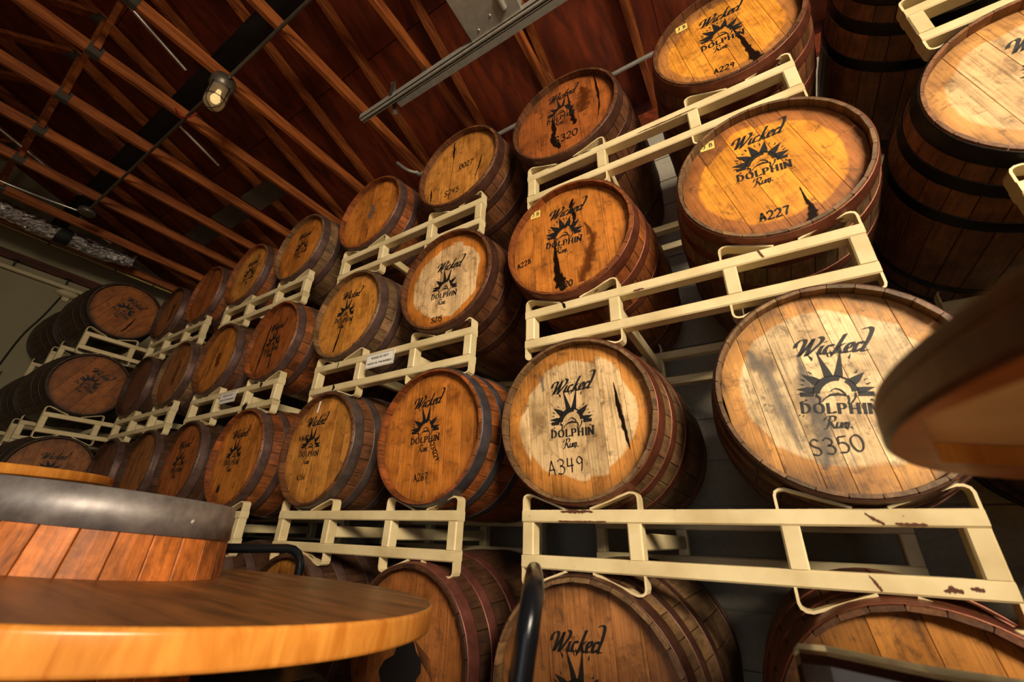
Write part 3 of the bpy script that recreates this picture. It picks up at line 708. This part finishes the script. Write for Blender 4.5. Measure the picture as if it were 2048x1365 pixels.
# third and fourth columns
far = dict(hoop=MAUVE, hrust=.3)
bm = B(2, 1, 1, 'orange barrel standing left of the A266 barrel in the same row', dx=-.02, tone=ORANGE, stave=SO, boards=0, logo=(0, -.05, .03, 0, 1.), stains=[(LK, [(-.11, -.14, .004), (-.11, -.17, .018), (-.11, -.19, .016)])], **far)
B(2, 1, 0, 'reddish barrel of the first raised row, fourth from the far end', dx=-.02, tone=RED, stave=SD, boards=1, logo=(0, -.03, .02, 0, 1.), **far)
B(2, 2, 1, 'barrel with long black leaks above the small white sign, right one', dx=-.02, tone=RED, stave=SO, boards=0, logo=(0, -.01, .0, 0, 1.),
  stains=[(LK, [(-.09, .18, .002), (-.1, .05, .009), (-.11, -.1, .012), (-.12, -.2, .006)]), (LK, [(.0, .22, .002), (-.01, .1, .006), (.0, 0, .004), (.02, -.2, .01)])], **far)
B(2, 2, 0, 'split-headed barrel above the small white sign, left one', dx=-.02, tone=ORANGE, stave=SBn, boards=2, stains=[(LK, [(-.05, .2, .002), (-.06, .1, .007), (-.08, -.02, .008), (-.1, -.18, .003)]), ('brownstain', [(0, .05, .02), (0, 0, .04), (.01, -.06, .03)])], **far)
B(2, 3, 1, 'amber top-row barrel, third rack from the right, right one', dx=-.02, tone=ORANGE, stave=SG, boards=0, logo=(0, .0, .02, 0, .95), **far)
B(2, 3, 0, 'amber top-row barrel, third rack from the right, left one', dx=-.02, tone=AMBER, stave=SO, boards=1, logo=(1, .0, .02, 0, .95), **far)
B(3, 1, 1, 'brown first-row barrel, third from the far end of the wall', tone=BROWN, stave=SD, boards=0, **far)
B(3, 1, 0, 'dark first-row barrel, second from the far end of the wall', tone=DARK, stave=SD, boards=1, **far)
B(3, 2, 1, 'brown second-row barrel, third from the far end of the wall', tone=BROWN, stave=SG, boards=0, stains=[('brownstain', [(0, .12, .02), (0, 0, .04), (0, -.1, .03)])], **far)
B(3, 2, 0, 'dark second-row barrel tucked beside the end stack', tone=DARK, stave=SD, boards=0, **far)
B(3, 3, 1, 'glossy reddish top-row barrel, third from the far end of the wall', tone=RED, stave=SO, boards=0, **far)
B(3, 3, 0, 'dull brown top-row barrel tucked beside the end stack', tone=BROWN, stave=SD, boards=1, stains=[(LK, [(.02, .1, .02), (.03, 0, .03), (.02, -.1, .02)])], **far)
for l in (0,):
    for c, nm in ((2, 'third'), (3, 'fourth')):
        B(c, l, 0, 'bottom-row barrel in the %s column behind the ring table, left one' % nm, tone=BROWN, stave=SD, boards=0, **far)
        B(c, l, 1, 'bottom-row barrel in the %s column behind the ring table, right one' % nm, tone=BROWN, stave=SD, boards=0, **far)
# right column with black hoops
bk = dict(hoop=BLACK, hrust=.0, stave=lin((120, 76, 40)))
B(-1, 2, 0, 'pale barrel with wide black hoops at the upper right edge', tone=TAN, pale=.6, boards=2, roll=-10, logo=(0, .012, .03, -4, 1.), **bk)
B(-1, 3, 0, 'black-hooped barrel at the top edge whose head is out of view', tone=AMBER, boards=0, logo=(0, 0, .02, 0, 1), **bk)
B(-1, 1, 0, 'black-hooped barrel hidden behind the dark round table', tone=AMBER, boards=0, logo=(0, 0, .02, 0, 1), **bk)
B(-1, 0, 0, 'black-hooped barrel on the bottom row at the far right', tone=AMBER, boards=0, **bk)
# end stacks turned towards the right
XE = -4.165
E_lab = {1: 'end-stack barrel at the lower left with a cursive word, above the far table top', 2: 'end-stack barrel in the middle row with a tilted logo, head turned right', 3: 'topmost end-stack barrel with a dark chime and a tilted logo'}
for l in (0, 1, 2, 3):
    z = bz(l)
    for s_, xx in enumerate((XE, XE-.93)):
        if l == 0 and s_ == 1: continue
        lab = E_lab.get(l, 'end-stack barrel on the bottom row') if s_ == 0 else {1: 'dark barrel at the lower left edge behind the end stack', 2: 'dark barrel at the left edge behind the middle end-stack barrel', 3: 'dark barrel beside the wall behind the topmost end-stack barrel'}[l]
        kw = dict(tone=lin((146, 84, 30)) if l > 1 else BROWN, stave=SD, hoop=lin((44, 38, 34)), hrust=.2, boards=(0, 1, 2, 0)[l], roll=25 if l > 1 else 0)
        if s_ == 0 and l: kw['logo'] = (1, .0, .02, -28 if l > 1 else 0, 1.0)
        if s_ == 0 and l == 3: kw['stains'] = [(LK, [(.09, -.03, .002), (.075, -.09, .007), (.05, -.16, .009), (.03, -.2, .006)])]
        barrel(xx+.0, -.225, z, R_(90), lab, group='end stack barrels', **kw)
        rl = ['under the end stack on the floor', 'low in the end stack above the far table top', 'in the end stack under the middle barrel', 'in the end stack under the topmost barrel'][l]
        rack(xx-.028, -.408, zr(l), R_(90), 'cream rack %s%s' % ('' if s_ == 0 else 'farther left, ', rl), 'end stack racks')

# rust patches and dark drips on the rack rails
zt_, zl_ = .045+RHT-TB/2, .045+TB/2
wear = [((0, 1), 'rust', [(.13, zt_+.012, .004), (.18, zt_+.013, .007), (.24, zt_+.012, .004)]), ((0, 1), 'rust', [(.86, zt_+.01, .003), (.875, zt_-.004, .006), (.89, zt_-.014, .004)]),
        ((0, 1), 'rust', [(.905, zt_-.012, .003), (.93, zt_-.013, .006), (.96, zt_-.014, .003)]), ((0, 1), 'rust', [(.835, zl_+.016, .002), (.845, zl_, .004), (.85, zl_-.014, .003)]),
        ((0, 1), 'rust', [(.945, zl_-.006, .004), (.96, zl_-.002, .009), (.975, zl_-.006, .004)]), ((0, 1), 'rust', [(.985, zl_, .003), (.995, zl_+.002, .007), (1.005, zl_-.002, .003)]),
        ((0, 1), 'rust', [(.12, zt_-.014, .003), (.2, zt_-.015, .004), (.28, zt_-.014, .003)]),
        ((0, 2), 'stain', [(.155, zt_+.017, .003), (.165, zt_+.002, .007), (.168, zt_-.012, .009)]), ((0, 2), 'rust', [(.80, zt_+.016, .004), (.805, zt_, .007), (.81, zt_-.014, .004)]),
        ((0, 2), 'rust', [(.42, zt_-.014, .002), (.44, zt_-.013, .006), (.46, zt_-.014, .002)]), ((0, 3), 'stain', [(.1, zt_+.008, .002), (.2, zt_+.012, .005), (.32, zt_+.008, .002)]),
        ((0, 3), 'rust', [(.5, zt_-.013, .002), (.62, zt_-.014, .005), (.74, zt_-.013, .002)]),
        ((1, 2), 'stain', [(.19, zt_+.016, .003), (.195, zt_, .005), (.19, zt_-.015, .004)]), ((1, 2), 'stain', [(.19, zl_+.016, .005), (.2, zl_, .010), (.19, zl_-.015, .006)]),
        ((2, 2), 'stain', [(.87, zt_+.016, .012), (.88, zt_, .016), (.87, zt_-.015, .010)]), ((2, 2), 'stain', [(.74, zl_+.014, .02), (.76, zl_, .04), (.78, zl_-.014, .02)])]
for q_, (key, mt, path) in enumerate(wear):
    o = obj('rust_patch' if mt == 'rust' else 'drip_stain', blob_mesh('wear', path, mt, .4, q_), RACKS[key], (0, -.0006, 0))
# signs on the racks
def sign(x, z, w_, h_, label, rot):
    s = tag(obj('sign', MB().box(-w_/2, w_/2, -.003, 0, -h_/2, h_/2).mesh('sign', 'card'), None, (x, -.0015, z), (0, R_(rot), 0)), label, 'sign', 'signs on the racks')
    fr = MB()
    for a in ((-w_/2+.003, w_/2-.003, h_/2-.0045, h_/2-.003), (-w_/2+.003, w_/2-.003, -h_/2+.003, -h_/2+.0045)): fr.box(a[0], a[1], -.0036, -.003, a[2], a[3])
    for a in ((-w_/2+.003, -w_/2+.0045), (w_/2-.0045, w_/2-.003)): fr.box(a[0], a[1], -.0036, -.003, -h_/2+.003, h_/2-.003)
    obj('border_line', fr.mesh('border_line', 'stencil'), s)
    obj('lettering', text_mesh('sign_line', 'PLEASE DO NOT', h_*.215, 'stencil', .0005, 1.03), s, (0, -.0036, h_*.19))
    obj('lettering', text_mesh('sign_line', 'WRITE ON THE BARRELS', h_*.205, 'stencil', .0005, 1.0), s, (0, -.0036, -h_*.2))
sign(CX[1]+.512, zr(2)+RHT-.052, .19, .072, 'white sign reading PLEASE DO NOT WRITE ON THE BARRELS, larger one', 0)
sign(CX[2]+.52, zr(2)+RHT-.052, .19, .072, 'white sign with the same words on the farther rack', 0)
o = obj('paper_tag', MB().box(-.006, .006, -.001, 0, -.03, .03).mesh('paper_tag', 'card'), None, (CX[1]+.183-.072, YH+HD-.001, bz(1)+.205), (0, R_(6), 0))
tag(o, 'narrow white paper tag stuck on the A266 barrel', 'tag')

# ------------------------------------------------------------------ tables
def disc_mesh(name, r, t_, mat, n=96, bev=.006, mat_edge=None):
    m = MB(); prof = [(0, t_), (r-bev, t_), (r-bev*.3, t_-bev*.3), (r, t_-bev), (r, bev), (r-bev*.3, bev*.3), (r-bev, 0), (0, 0)]
    m.lathe(prof, n, 'z', (0, 0, 0), False)
    me = m.mesh(name, mat)
    if mat_edge:
        me.materials.append(M[mat_edge])
        for p in me.polygons:
            if abs(p.normal.z) < .9: p.material_index = 1; p.use_smooth = True
    return me
def upright_barrel(t, z0=0., stave=SO, hoop=lin((62, 54, 50)), scale=1.0, rivet_at=None):
    """a whole barrel standing on end, its staves, hoops and head as parts of t"""
    for k in range(NS):
        v = random.uniform(.85, 1.2)
        o = obj('stave', STAVE, t, (0, 0, z0+BL*scale), (-math.pi/2, 0, 0), (stave[0]*v, stave[1]*v, stave[2]*v, 1))
        o.rotation_mode = 'QUATERNION'; o.scale = (scale,)*3
        o.rotation_quaternion = (Matrix.Rotation(-math.pi/2, 4, 'X') @ Matrix.Rotation(2*math.pi*k/NS, 4, 'Y')).to_quaternion()
    return t
# table with the ring-shaped top round an upright barrel (left foreground); it leans a little towards the wall
na, nb = R_(1.5), R_(4.5)
nrm = Vector((na, nb, 1)).normalized()
bx, by = -.712, -.812
ztab = .868-.1-na*(bx-CAM.x)-nb*(by-CAM.y)
hb = ztab/nrm.z
base = Vector((bx, by, ztab))-nrm*hb
t = thing('ring_table', 'upright barrel with a wide round wooden top around it, left foreground', 'table', base)
t.rotation_euler = Vector((0, 0, 1)).rotation_difference(nrm).to_euler()
ZT = hb+.16; SZ = (ZT-.024)/BL; SX = .965
for k in range(NS):
    v = random.uniform(.85, 1.2); c_ = lin((196, 112, 48))
    o = obj('stave', STAVE, t, (0, 0, ZT), (0, 0, 0), (c_[0]*v, c_[1]*v, c_[2]*v, 1))
    o.rotation_mode = 'QUATERNION'; o.scale = (SX, SZ, SX)
    o.rotation_quaternion = (Matrix.Rotation(-math.pi/2, 4, 'X') @ Matrix.Rotation(2*math.pi*(k+.3)/NS, 4, 'Y')).to_quaternion()
for nme, mm in list(zip(HN, HOOPS))[2:]:
    o = obj(nme, mm, t, (0, 0, ZT), (-math.pi/2, 0, 0), (*lin((70, 60, 56)), .2)); o.scale = (SX, SZ, SX)
def rs(d): return br(d/SZ)*SX
pr = [(rs(0)-.004, -.002), (rs(0)+.003, -.002), (rs(.076)+.003, .076), (rs(.076)-.001, .076)]
ch = obj('chime_hoop', MB().lathe([(r, ZT-h) for r, h in pr], 72, 'z').mesh('chime_hoop', 'wornsteel'), t)
for a in (17, -62, -75):
    rr = rs(.045)+.003; aa = R_(a)
    o = obj('rivet', RIVET, ch, (rr*math.cos(aa), rr*math.sin(aa), ZT-.043), (0, 0, aa+math.pi/2), (*lin((210, 200, 190)), 0)); o.scale = (.8, .8, .8)
for mm in BOARDS[0]:
    o = obj('head_board', mm, t, (0, 0, ZT), (-math.pi/2, 0, 0), (*AMBER, 0)); o.scale = (SX, SZ, SX)
dcx, dcy, dr, RT = -.444-bx, -.744-by, .568, .046
nR = 128; hole = .2735; v = []; f = []
for kk in range(nR):
    a = 2*math.pi*kk/nR; ca, sa = math.cos(a), math.sin(a)
    bq = dcx*ca+dcy*sa; ro = bq+math.sqrt(bq*bq-(dcx*dcx+dcy*dcy)+dr*dr)
    for r, dz in ((hole, 0), (ro-.006, 0), (ro-.0015, -.002), (ro, -.007), (ro, -RT+.007), (ro-.0015, -RT+.002), (ro-.006, -RT), (hole, -RT)):
        v.append((r*ca, r*sa, hb+dz))
for kk in range(nR):
    for j in range(8): f.append((kk*8+j, ((kk+1) % nR)*8+j, ((kk+1) % nR)*8+(j+1) % 8, kk*8+(j+1) % 8))
me = MB().add(v, f).mesh('table_top', 'top'); me.materials.append(M['top_edge'])
for p in me.polygons:
    if abs(p.normal.z) < .95: p.material_index = 1; p.use_smooth = True
obj('table_top', me, t)
# table farther behind: light oak disc on an upright barrel
t = thing('barrel_table', 'light oak round table top showing above the ring table barrel', 'table', (-1.78, -.92, 0))
upright_barrel(t, 0, SO)
for nme, mm in zip(HN, HOOPS): obj(nme, mm, t, (0, 0, BL), (-math.pi/2, 0, 0), (*lin((70, 60, 56)), .2))
obj('spacer', MB().box(-.14, .14, -.14, .14, BL-.03, 1.0).mesh('spacer', 'ledger'), t)
obj('table_top', disc_mesh('table_top', .40, .034, 'top_edge', mat_edge='top_edge'), t, (0, 0, 1.0))
# right foreground: dark disc seen from below
t = thing('barrel_table', 'dark round table top seen from below at the right edge', 'table', (1.176, -.899, 0))
upright_barrel(t, 0, SO)
for nme, mm in zip(HN, HOOPS): obj(nme, mm, t, (0, 0, BL), (-math.pi/2, 0, 0), (*lin((60, 50, 46)), .2))
obj('table_top', disc_mesh('table_top', .4005, .011, 'panel', 128, .002, 'darktop'), t, (0, 0, .9505))
# built-up underside rim with an eight-sided opening
inner = [(-.392, -.022), (-.346, .156), (-.18, .275), (.08, .345), (.29, .25), (.36, .0), (.26, -.24), (.0, -.36), (-.22, -.315), (-.335, -.19)]
def ray_in(a):
    ca, sa = math.cos(a), math.sin(a)
    for (x0, y0), (x1, y1) in zip(inner, inner[1:]+inner[:1]):
        dx, dy = x1-x0, y1-y0; den = ca*dy-sa*dx
        if abs(den) < 1e-9: continue
        rr = (x0*dy-y0*dx)/den; u = (x0*sa-y0*ca)/den
        if rr > 0 and -1e-6 <= u <= 1+1e-6: return rr
    return .35
angs = sorted([2*math.pi*k/160 for k in range(160)]+[math.atan2(y, x) % (2*math.pi) for x, y in inner])
v = []; f = []; n = len(angs)
for a_ in angs:
    ri = ray_in(a_); ca, sa = math.cos(a_), math.sin(a_)
    for r, z in ((ri, .950), (.401, .950), (.401, .936), (.398, .933), (ri, .933)): v.append((r*ca, r*sa, z))
for k in range(n):
    for j in range(5): f.append((k*5+j, k*5+(j+1) % 5, ((k+1) % n)*5+(j+1) % 5, ((k+1) % n)*5+j))
me = MB().add(v, f).mesh('under_rim', 'rimwood'); me.materials.append(M['darktop']); me.materials.append(M['top_edge'])
for i, p in enumerate(me.polygons):
    if i % 5 in (1, 2): p.material_index = 1
    elif i % 5 == 4: p.material_index = 2  # inner wall: same rim wood, brightened in its colour to look lit
obj('under_rim', me, t)
obj('spacer', MB().box(-.12, .12, -.12, .12, BL-.03, .9503).mesh('spacer', 'ledger'), t)

# ------------------------------------------------------------------ chairs
def chair(name, label, a, b, ztop, zseat, seat_dir, lean, mats, tube_r=.0125, slab=None):
    """a, b: plan positions of the two back uprights at the top"""
    a, b = Vector((*a, 0)), Vector((*b, 0)); mid = (a+b)/2
    t = thing(name, label, 'chair', (mid.x, mid.y, 0)); a -= mid; b -= mid
    d = Vector((*seat_dir, 0)).normalized(); wdir = (b-a).normalized()
    m = MB()
    def P(q, z): return q+Vector((0, 0, z))+d*lean*(ztop-z)
    rc = .06
    pts = [P(a, 0.01), P(a, zseat), P(a, ztop-rc)]
    for k in range(1, 5): 
        u = k/4*math.pi/2; pts.append(P(a+wdir*rc*(1-math.cos(u)), ztop-rc+rc*math.sin(u)))
    for k in range(0, 5):
        u = (1-k/4)*math.pi/2; pts.append(P(b-wdir*rc*(1-math.cos(u)), ztop-rc+rc*math.sin(u)))
    pts += [P(b, zseat), P(b, .01)]
    obj('back_frame', m.tube(pts, tube_r, 14).mesh('back_frame', mats[0]), t)
    m = MB(); z0, z1 = ztop-.30, ztop-.115
    pa, pb = a+wdir*.02, b-wdir*.02
    q = [P(pa, z0), P(pb, z0), P(pb, z1), P(pa, z1)]; th = d*.012
    m.add([p-th for p in q]+[p+th for p in q], [(0, 1, 2, 3), (7, 6, 5, 4), (0, 4, 5, 1), (1, 5, 6, 2), (2, 6, 7, 3), (3, 7, 4, 0)])
    obj('back_pad', m.mesh('back_pad', mats[1]), t)
    base_a, base_b = P(a, zseat), P(b, zseat)
    m = MB(); q = [base_a, base_b, base_b+d*.38, base_a+d*.38]
    lo = Vector((0, 0, -.02)); hi = Vector((0, 0, .035))
    inn = [p+(sum(q, Vector())/4-p)*.08+hi for p in q]
    m.add([p+lo for p in q]+[p+Vector((0, 0, .02)) for p in q]+inn, [(3, 2, 1, 0)]+[(i, (i+1) % 4, 4+(i+1) % 4, 4+i) for i in range(4)]+[(4+i, 4+(i+1) % 4, 8+(i+1) % 4, 8+i) for i in range(4)]+[(8, 9, 10, 11)])
    obj('seat', m.mesh('seat', mats[1]), t)
    for p in q[2:]:
        e = p - d*.015 + Vector((0, 0, -.02)); obj('leg', MB().tube([e, Vector((e.x, e.y, .01))+d*.03], tube_r, 10).mesh('leg', mats[0]), t)
    return t
bkm = ('blackmetal', 'vinyl')
chair('chair', 'black tubular metal chair seen edge-on at the bottom centre', (.404, -.67), (.225, -.336), .805, .45, (-.88, -.47), .16, bkm, .0155)
chair('chair', 'black tubular metal chair beyond the ring table', (-.985, -.49), (-.893, -.125), .80, .45, (.97, -.24), .05, bkm, .0155)
def slab_chair():
    t = thing('chair', 'dark brown glossy padded chair back at the lower right corner', 'chair', (.91, -.49, 0))
    m = MB(); n = 12
    def sec(x, w_, z1):
        return [(x, -w_, .5), (x, -w_, z1-.012), (x, -w_+.006, z1-.003), (x, -w_+.014, z1), (x, w_-.014, z1), (x, w_-.006, z1-.003), (x, w_, z1-.012), (x, w_, .5)]
    X = [(-.225, .026, .745), (-.219, .032, .75), (-.19, .034, .751), (-.1, .036, .744), (0, .036, .742), (.1, .036, .744), (.19, .034, .751), (.219, .032, .75), (.225, .026, .745)]
    v = [p for x in X for p in sec(*x)]; f = []
    for i in range(len(X)-1):
        for k in range(8): f.append((i*8+k, i*8+(k+1) % 8, (i+1)*8+(k+1) % 8, (i+1)*8+k))
    f += [tuple(range(7, -1, -1)), tuple(range((len(X)-1)*8, len(X)*8))]
    obj('backrest', m.add(v, f, False).mesh('backrest', 'brownvinyl'), t)
    obj('seat', MB().box(-.22, .22, .0, .26, .42, .47, .012).mesh('seat', 'brownvinyl'), t)
    for sx in (-.19, .19):
        obj('leg', MB().beam((sx, .0, .505), (sx, .0, 0), .035, .035, .004).mesh('leg', 'ledger'), t)
        obj('leg', MB().beam((sx, .24, .42), (sx, .24, 0), .035, .035, .004).mesh('leg', 'ledger'), t)
slab_chair()

# ------------------------------------------------------------------ pipes, conduits, duct, lamp in the roof
YC, ZC = -.727, ZB-.012
o = obj('conduit', MB().tube([(1.2, YC, ZC), (-1.5, YC, ZC), (-1.96, YC, ZC-.01), (-1.99, YC, ZC-.035)], .011, 10).mesh('conduit', 'greyconduit')); tag(o, 'thin grey conduit crossing under the trusses, right of the caged lamp', 'conduit')
o = obj('conduit', MB().tube([(-2.15, YC, ZC-.035), (-2.2, YC, ZC-.01), (-4.66, YC, ZC)], .011, 10).mesh('conduit', 'greyconduit')); tag(o, 'thin grey conduit crossing under the trusses, left of the caged lamp', 'conduit')
lp = thing('caged_lamp', 'caged jar lamp with a glowing bulb under the trusses', 'lamp', (-2.07, YC, ZB))
obj('housing', MB().lathe([(0, 0), (.05, 0), (.072, -.012), (.076, -.05), (.076, -.085), (.066, -.095), (.062, -.115), (.0, -.115)], 28).mesh('housing', 'greyconduit'), lp)
obj('bulb', MB().lathe([(0, -.118), (.014, -.125), (.016, -.16), (.026, -.19), (.030, -.212), (.022, -.236), (0, -.244)], 20).mesh('bulb', 'glow'), lp)
obj('glass_jar', MB().lathe([(.060, -.113), (.062, -.2), (.06, -.255), (.045, -.283), (.0, -.292), (0, -.289), (.043, -.28), (.057, -.254), (.059, -.2), (.057, -.113)], 28).mesh('glass_jar', 'glass'), lp)
cg = MB()
for k in range(4):
    a = k*math.pi/2+.5; c, s = math.cos(a), math.sin(a)
    cg.tube([(.068*c, .068*s, -.10), (.068*c, .068*s, -.24), (.055*c, .055*s, -.285), (0, 0, -.302)], .0028, 6)
for zz, rr in ((-.225, .069),):
    cg.tube([(rr*math.cos(2*math.pi*k/24), rr*math.sin(2*math.pi*k/24), zz) for k in range(25)], .0028, 6)
obj('cage', cg.mesh('cage', 'blackmetal'), lp)
jb = thing('conduit_box', 'round grey junction box at the end of the conduit', 'junction box', (-4.72, YC, ZB))
obj('box', MB().lathe([(0, 0), (.07, 0), (.07, -.04), (.06, -.05), (0, -.05)], 24).mesh('box', 'greyconduit'), jb)
o = obj('cable', MB().tube([tuple(p) for p in catmull([(-4.77, YC, ZB-.02), (-4.82, -.95, ZB-.03), (-4.9, -1.15, ZB-.012), (-4.93, -1.4, ZB-.012), (-4.95, -2.2, ZB-.012)], 5)], .008, 8).mesh('cable', 'chrome')); tag(o, 'bright curved metal-clad cable leaving the round junction box', 'cable')
o = obj('pipe', MB().tube([(2.5, -.76, 3.99), (-6.25, -.76, 3.99)], .068, 24).mesh('pipe', 'blackpipe')); tag(o, 'thick black pipe running above the truss chords', 'pipe')
for nm, x, p0, p1 in (('between the caged lamp and the plates', -2.6, (-1.5, 4.33), (-.86, 4.09)), ('just left below the caged lamp', -3.12, (-.70, 4.03), (-.30, 3.89)), ('at the left edge of the ceiling', -4.75, (-1.7, 4.2), (-.82, 3.88)), ('by the round junction box', -5.5, (-.66, 3.98), (-.35, 3.88))):
    o = obj('steel_rod', MB().tube([(x, *p0), (x, *p1)], .0125, 10).mesh('steel_rod', 'chrome')); tag(o, 'bright steel rod %s' % nm, 'rod', 'bright steel rods under the roof')
o = obj('pipe', MB().tube([tuple(p) for p in catmull([(3.0, .6, ZB-.014), (0, .6, ZB-.014), (-1.32, .6, ZB-.014), (-1.44, .57, ZB-.014), (-1.5, .5, ZB-.014), (-1.52, .40, ZB-.014)], 5)], .014, 10).mesh('pipe', 'galv')); tag(o, 'thin grey pipe with a bend behind the top-row barrels', 'pipe')
o = obj('red_wire', MB().tube([tuple(p) for p in catmull([(-2.66, -.80, ZB+.02), (-2.62, -.76, ZB-.05), (-2.55, -.72, ZB-.06), (-2.5, -.70, ZB+.0)], 5)], .005, 6).mesh('red_wire', 'redwire')); tag(o, 'red wire looped by the conduit', 'wire')
# strut rail with bracket and box
st = thing('strut_rail', 'long galvanised strut rail across the upper middle', 'rail', (-1.36, -.06, 3.60))
obj('upper_channel', MB().box(0, 4.2, -.045, -.042, -.02, .022).box(0, 4.2, -.006, -.003, -.02, .022).box(0, 4.2, -.045, -.003, .022, .025).mesh('upper_channel', 'galv'), st)
obj('rod', MB().tube([(0, -.024, -.012), (4.2, -.024, -.012)], .011, 12).mesh('rod', 'galv'), st)
obj('lower_channel', MB().box(.33, 4.2, .004, .045, -.018, -.014).box(.33, 4.2, .042, .045, -.014, .02).box(.33, 4.2, .004, .007, -.014, .012).mesh('lower_channel', 'galv'), st)
obj('bracket', MB().beam((.32, -.05, .14), (.26, .06, -.03), .03, .004).beam((.32, -.05, .14), (.32, -.05, .0), .03, .004).mesh('bracket', 'plate'), st)
for xx in (.58, 1.92): obj('hanger', MB().beam((xx, -.02, .025), (xx, -.02, .14), .03, .004).mesh('hanger', 'plate'), st)
bo = thing('steel_box', 'galvanised steel box at the top edge of the ceiling', 'box', (-.17, -.22, 3.60))
obj('body', MB().box(-.17, .17, -.14, .12, 0, .10, .004).mesh('body', 'galv'), bo)
obj('lid', MB().box(-.175, .175, -.145, .125, -.012, .0, .003).mesh('lid', 'galv'), bo)
obj('connector', MB().tube([(.09, -.02, -.014), (.09, .06, -.016), (.09, .062, -.016)], .018, 12).mesh('connector', 'chrome'), bo)
obj('screw', MB().lathe([(0, -.018), (.006, -.016), (.007, -.012)], 8, 'z', (-.1, .08, 0)).lathe([(0, -.018), (.006, -.016), (.007, -.012)], 8, 'z', (.0, .05, 0)).mesh('screw', 'chrome'), bo)
obj('hanger', MB().box(-.12, -.09, -.002, .002, .10, .14).box(.09, .12, -.002, .002, .10, .14).mesh('hanger', 'plate'), bo)
# end wall fittings
o = obj('foil_duct', None); bpy.data.objects.remove(o)
rnd = random.Random(3); m = MB(); n = 22; rings = 90; v = []
for i in range(rings):
    y = -2.4+i*(2.3/(rings-1)); dip = .03*math.sin(i*.3)
    for k_ in range(n):
        a = 2*math.pi*k_/n; r = .084+rnd.uniform(-.013, .013)
        v.append((-5.47-.05*max(0, y+1)+r*math.cos(a), y+rnd.uniform(-.008, .008), 3.72+dip*.4+.12*max(0, y+.55)+r*math.sin(a)))
f = [(i*n+k_, i*n+(k_+1) % n, (i+1)*n+(k_+1) % n, (i+1)*n+k_) for i in range(rings-1) for k_ in range(n)]
fd = tag(obj('foil_duct', m.add(v, f, False).mesh('foil_duct', 'foil')), 'crinkled silver foil duct near the end wall', 'duct')
obj('strap', MB().lathe([(.092, -.06), (.095, -.05), (.095, .05), (.092, .06)], 24, 'y', (-5.484, -.72, 3.72)).mesh('strap', 'blackpipe'), fd)
o = obj('conduit', MB().tube([(-5.835, -3, ZB-.008), (-5.835, .6, ZB-.008)], .009, 8).mesh('conduit', 'yellowpipe')); tag(o, 'thin cream yellow conduit along the last truss', 'conduit')
for yy in (-.75, -.15, .25): obj('clip', MB().box(-5.85, -5.82, yy-.006, yy+.006, ZB-.02, ZB+.004).mesh('clip', 'blackcable'), o)
o = obj('ledger', MB().box(XL, XL+.045, -3.5, YW, 3.565, 3.665, .004).mesh('ledger', 'ledger')); tag(o, 'dark brown timber fixed along the end wall', 'ledger')
o = obj('pipe', MB().tube([(XL+.05, -3.5, 3.47), (XL+.05, .9, 3.455)], .027, 14).mesh('pipe', 'creampipe')); tag(o, 'cream painted pipe along the end wall', 'pipe')
for yy in (-.87, -.42): obj('hanger', MB().box(XL+.045, XL+.052, yy-.006, yy+.006, 3.45, 3.565).box(XL+.03, XL+.08, yy-.03, yy+.03, 3.565, 3.57).mesh('hanger', 'blackcable'), o)
hn = thing('wall_horn', 'cream oval alarm horn under the pipe on the end wall', 'alarm', (XL, -.36, 3.39))
hm = MB().lathe([(0, .10), (.05, .095), (.075, .07), (.08, .02), (.08, .0), (0, 0)], 24); 
me = hm.mesh('body', 'creampipe'); me.transform(Matrix.Diagonal((.55, 1.35, 1, 1)) @ Matrix.Identity(4)); me.transform(Matrix.Rotation(R_(90), 4, 'Y'))
obj('body', me, hn)
obj('mount', MB().box(.0, .03, -.03, .03, -.09, -.03, .004).mesh('mount', 'creampipe'), hn)
o = obj('cable', MB().tube([tuple(p) for p in catmull([(XL+.012, -.40, 3.34), (XL+.012, -.45, 3.05), (XL+.012, -.52, 2.75), (XL+.012, -.56, 2.3)], 4)], .008, 6).mesh('cable', 'blackcable')); tag(o, 'dark cable running down the end wall from the horn', 'cable')
o = obj('junction_box', MB().box(XL, XL+.05, -.63, -.52, 2.24, 2.34, .006).mesh('junction_box', 'wall_green')); tag(o, 'pale green square junction box on the end wall', 'junction box')
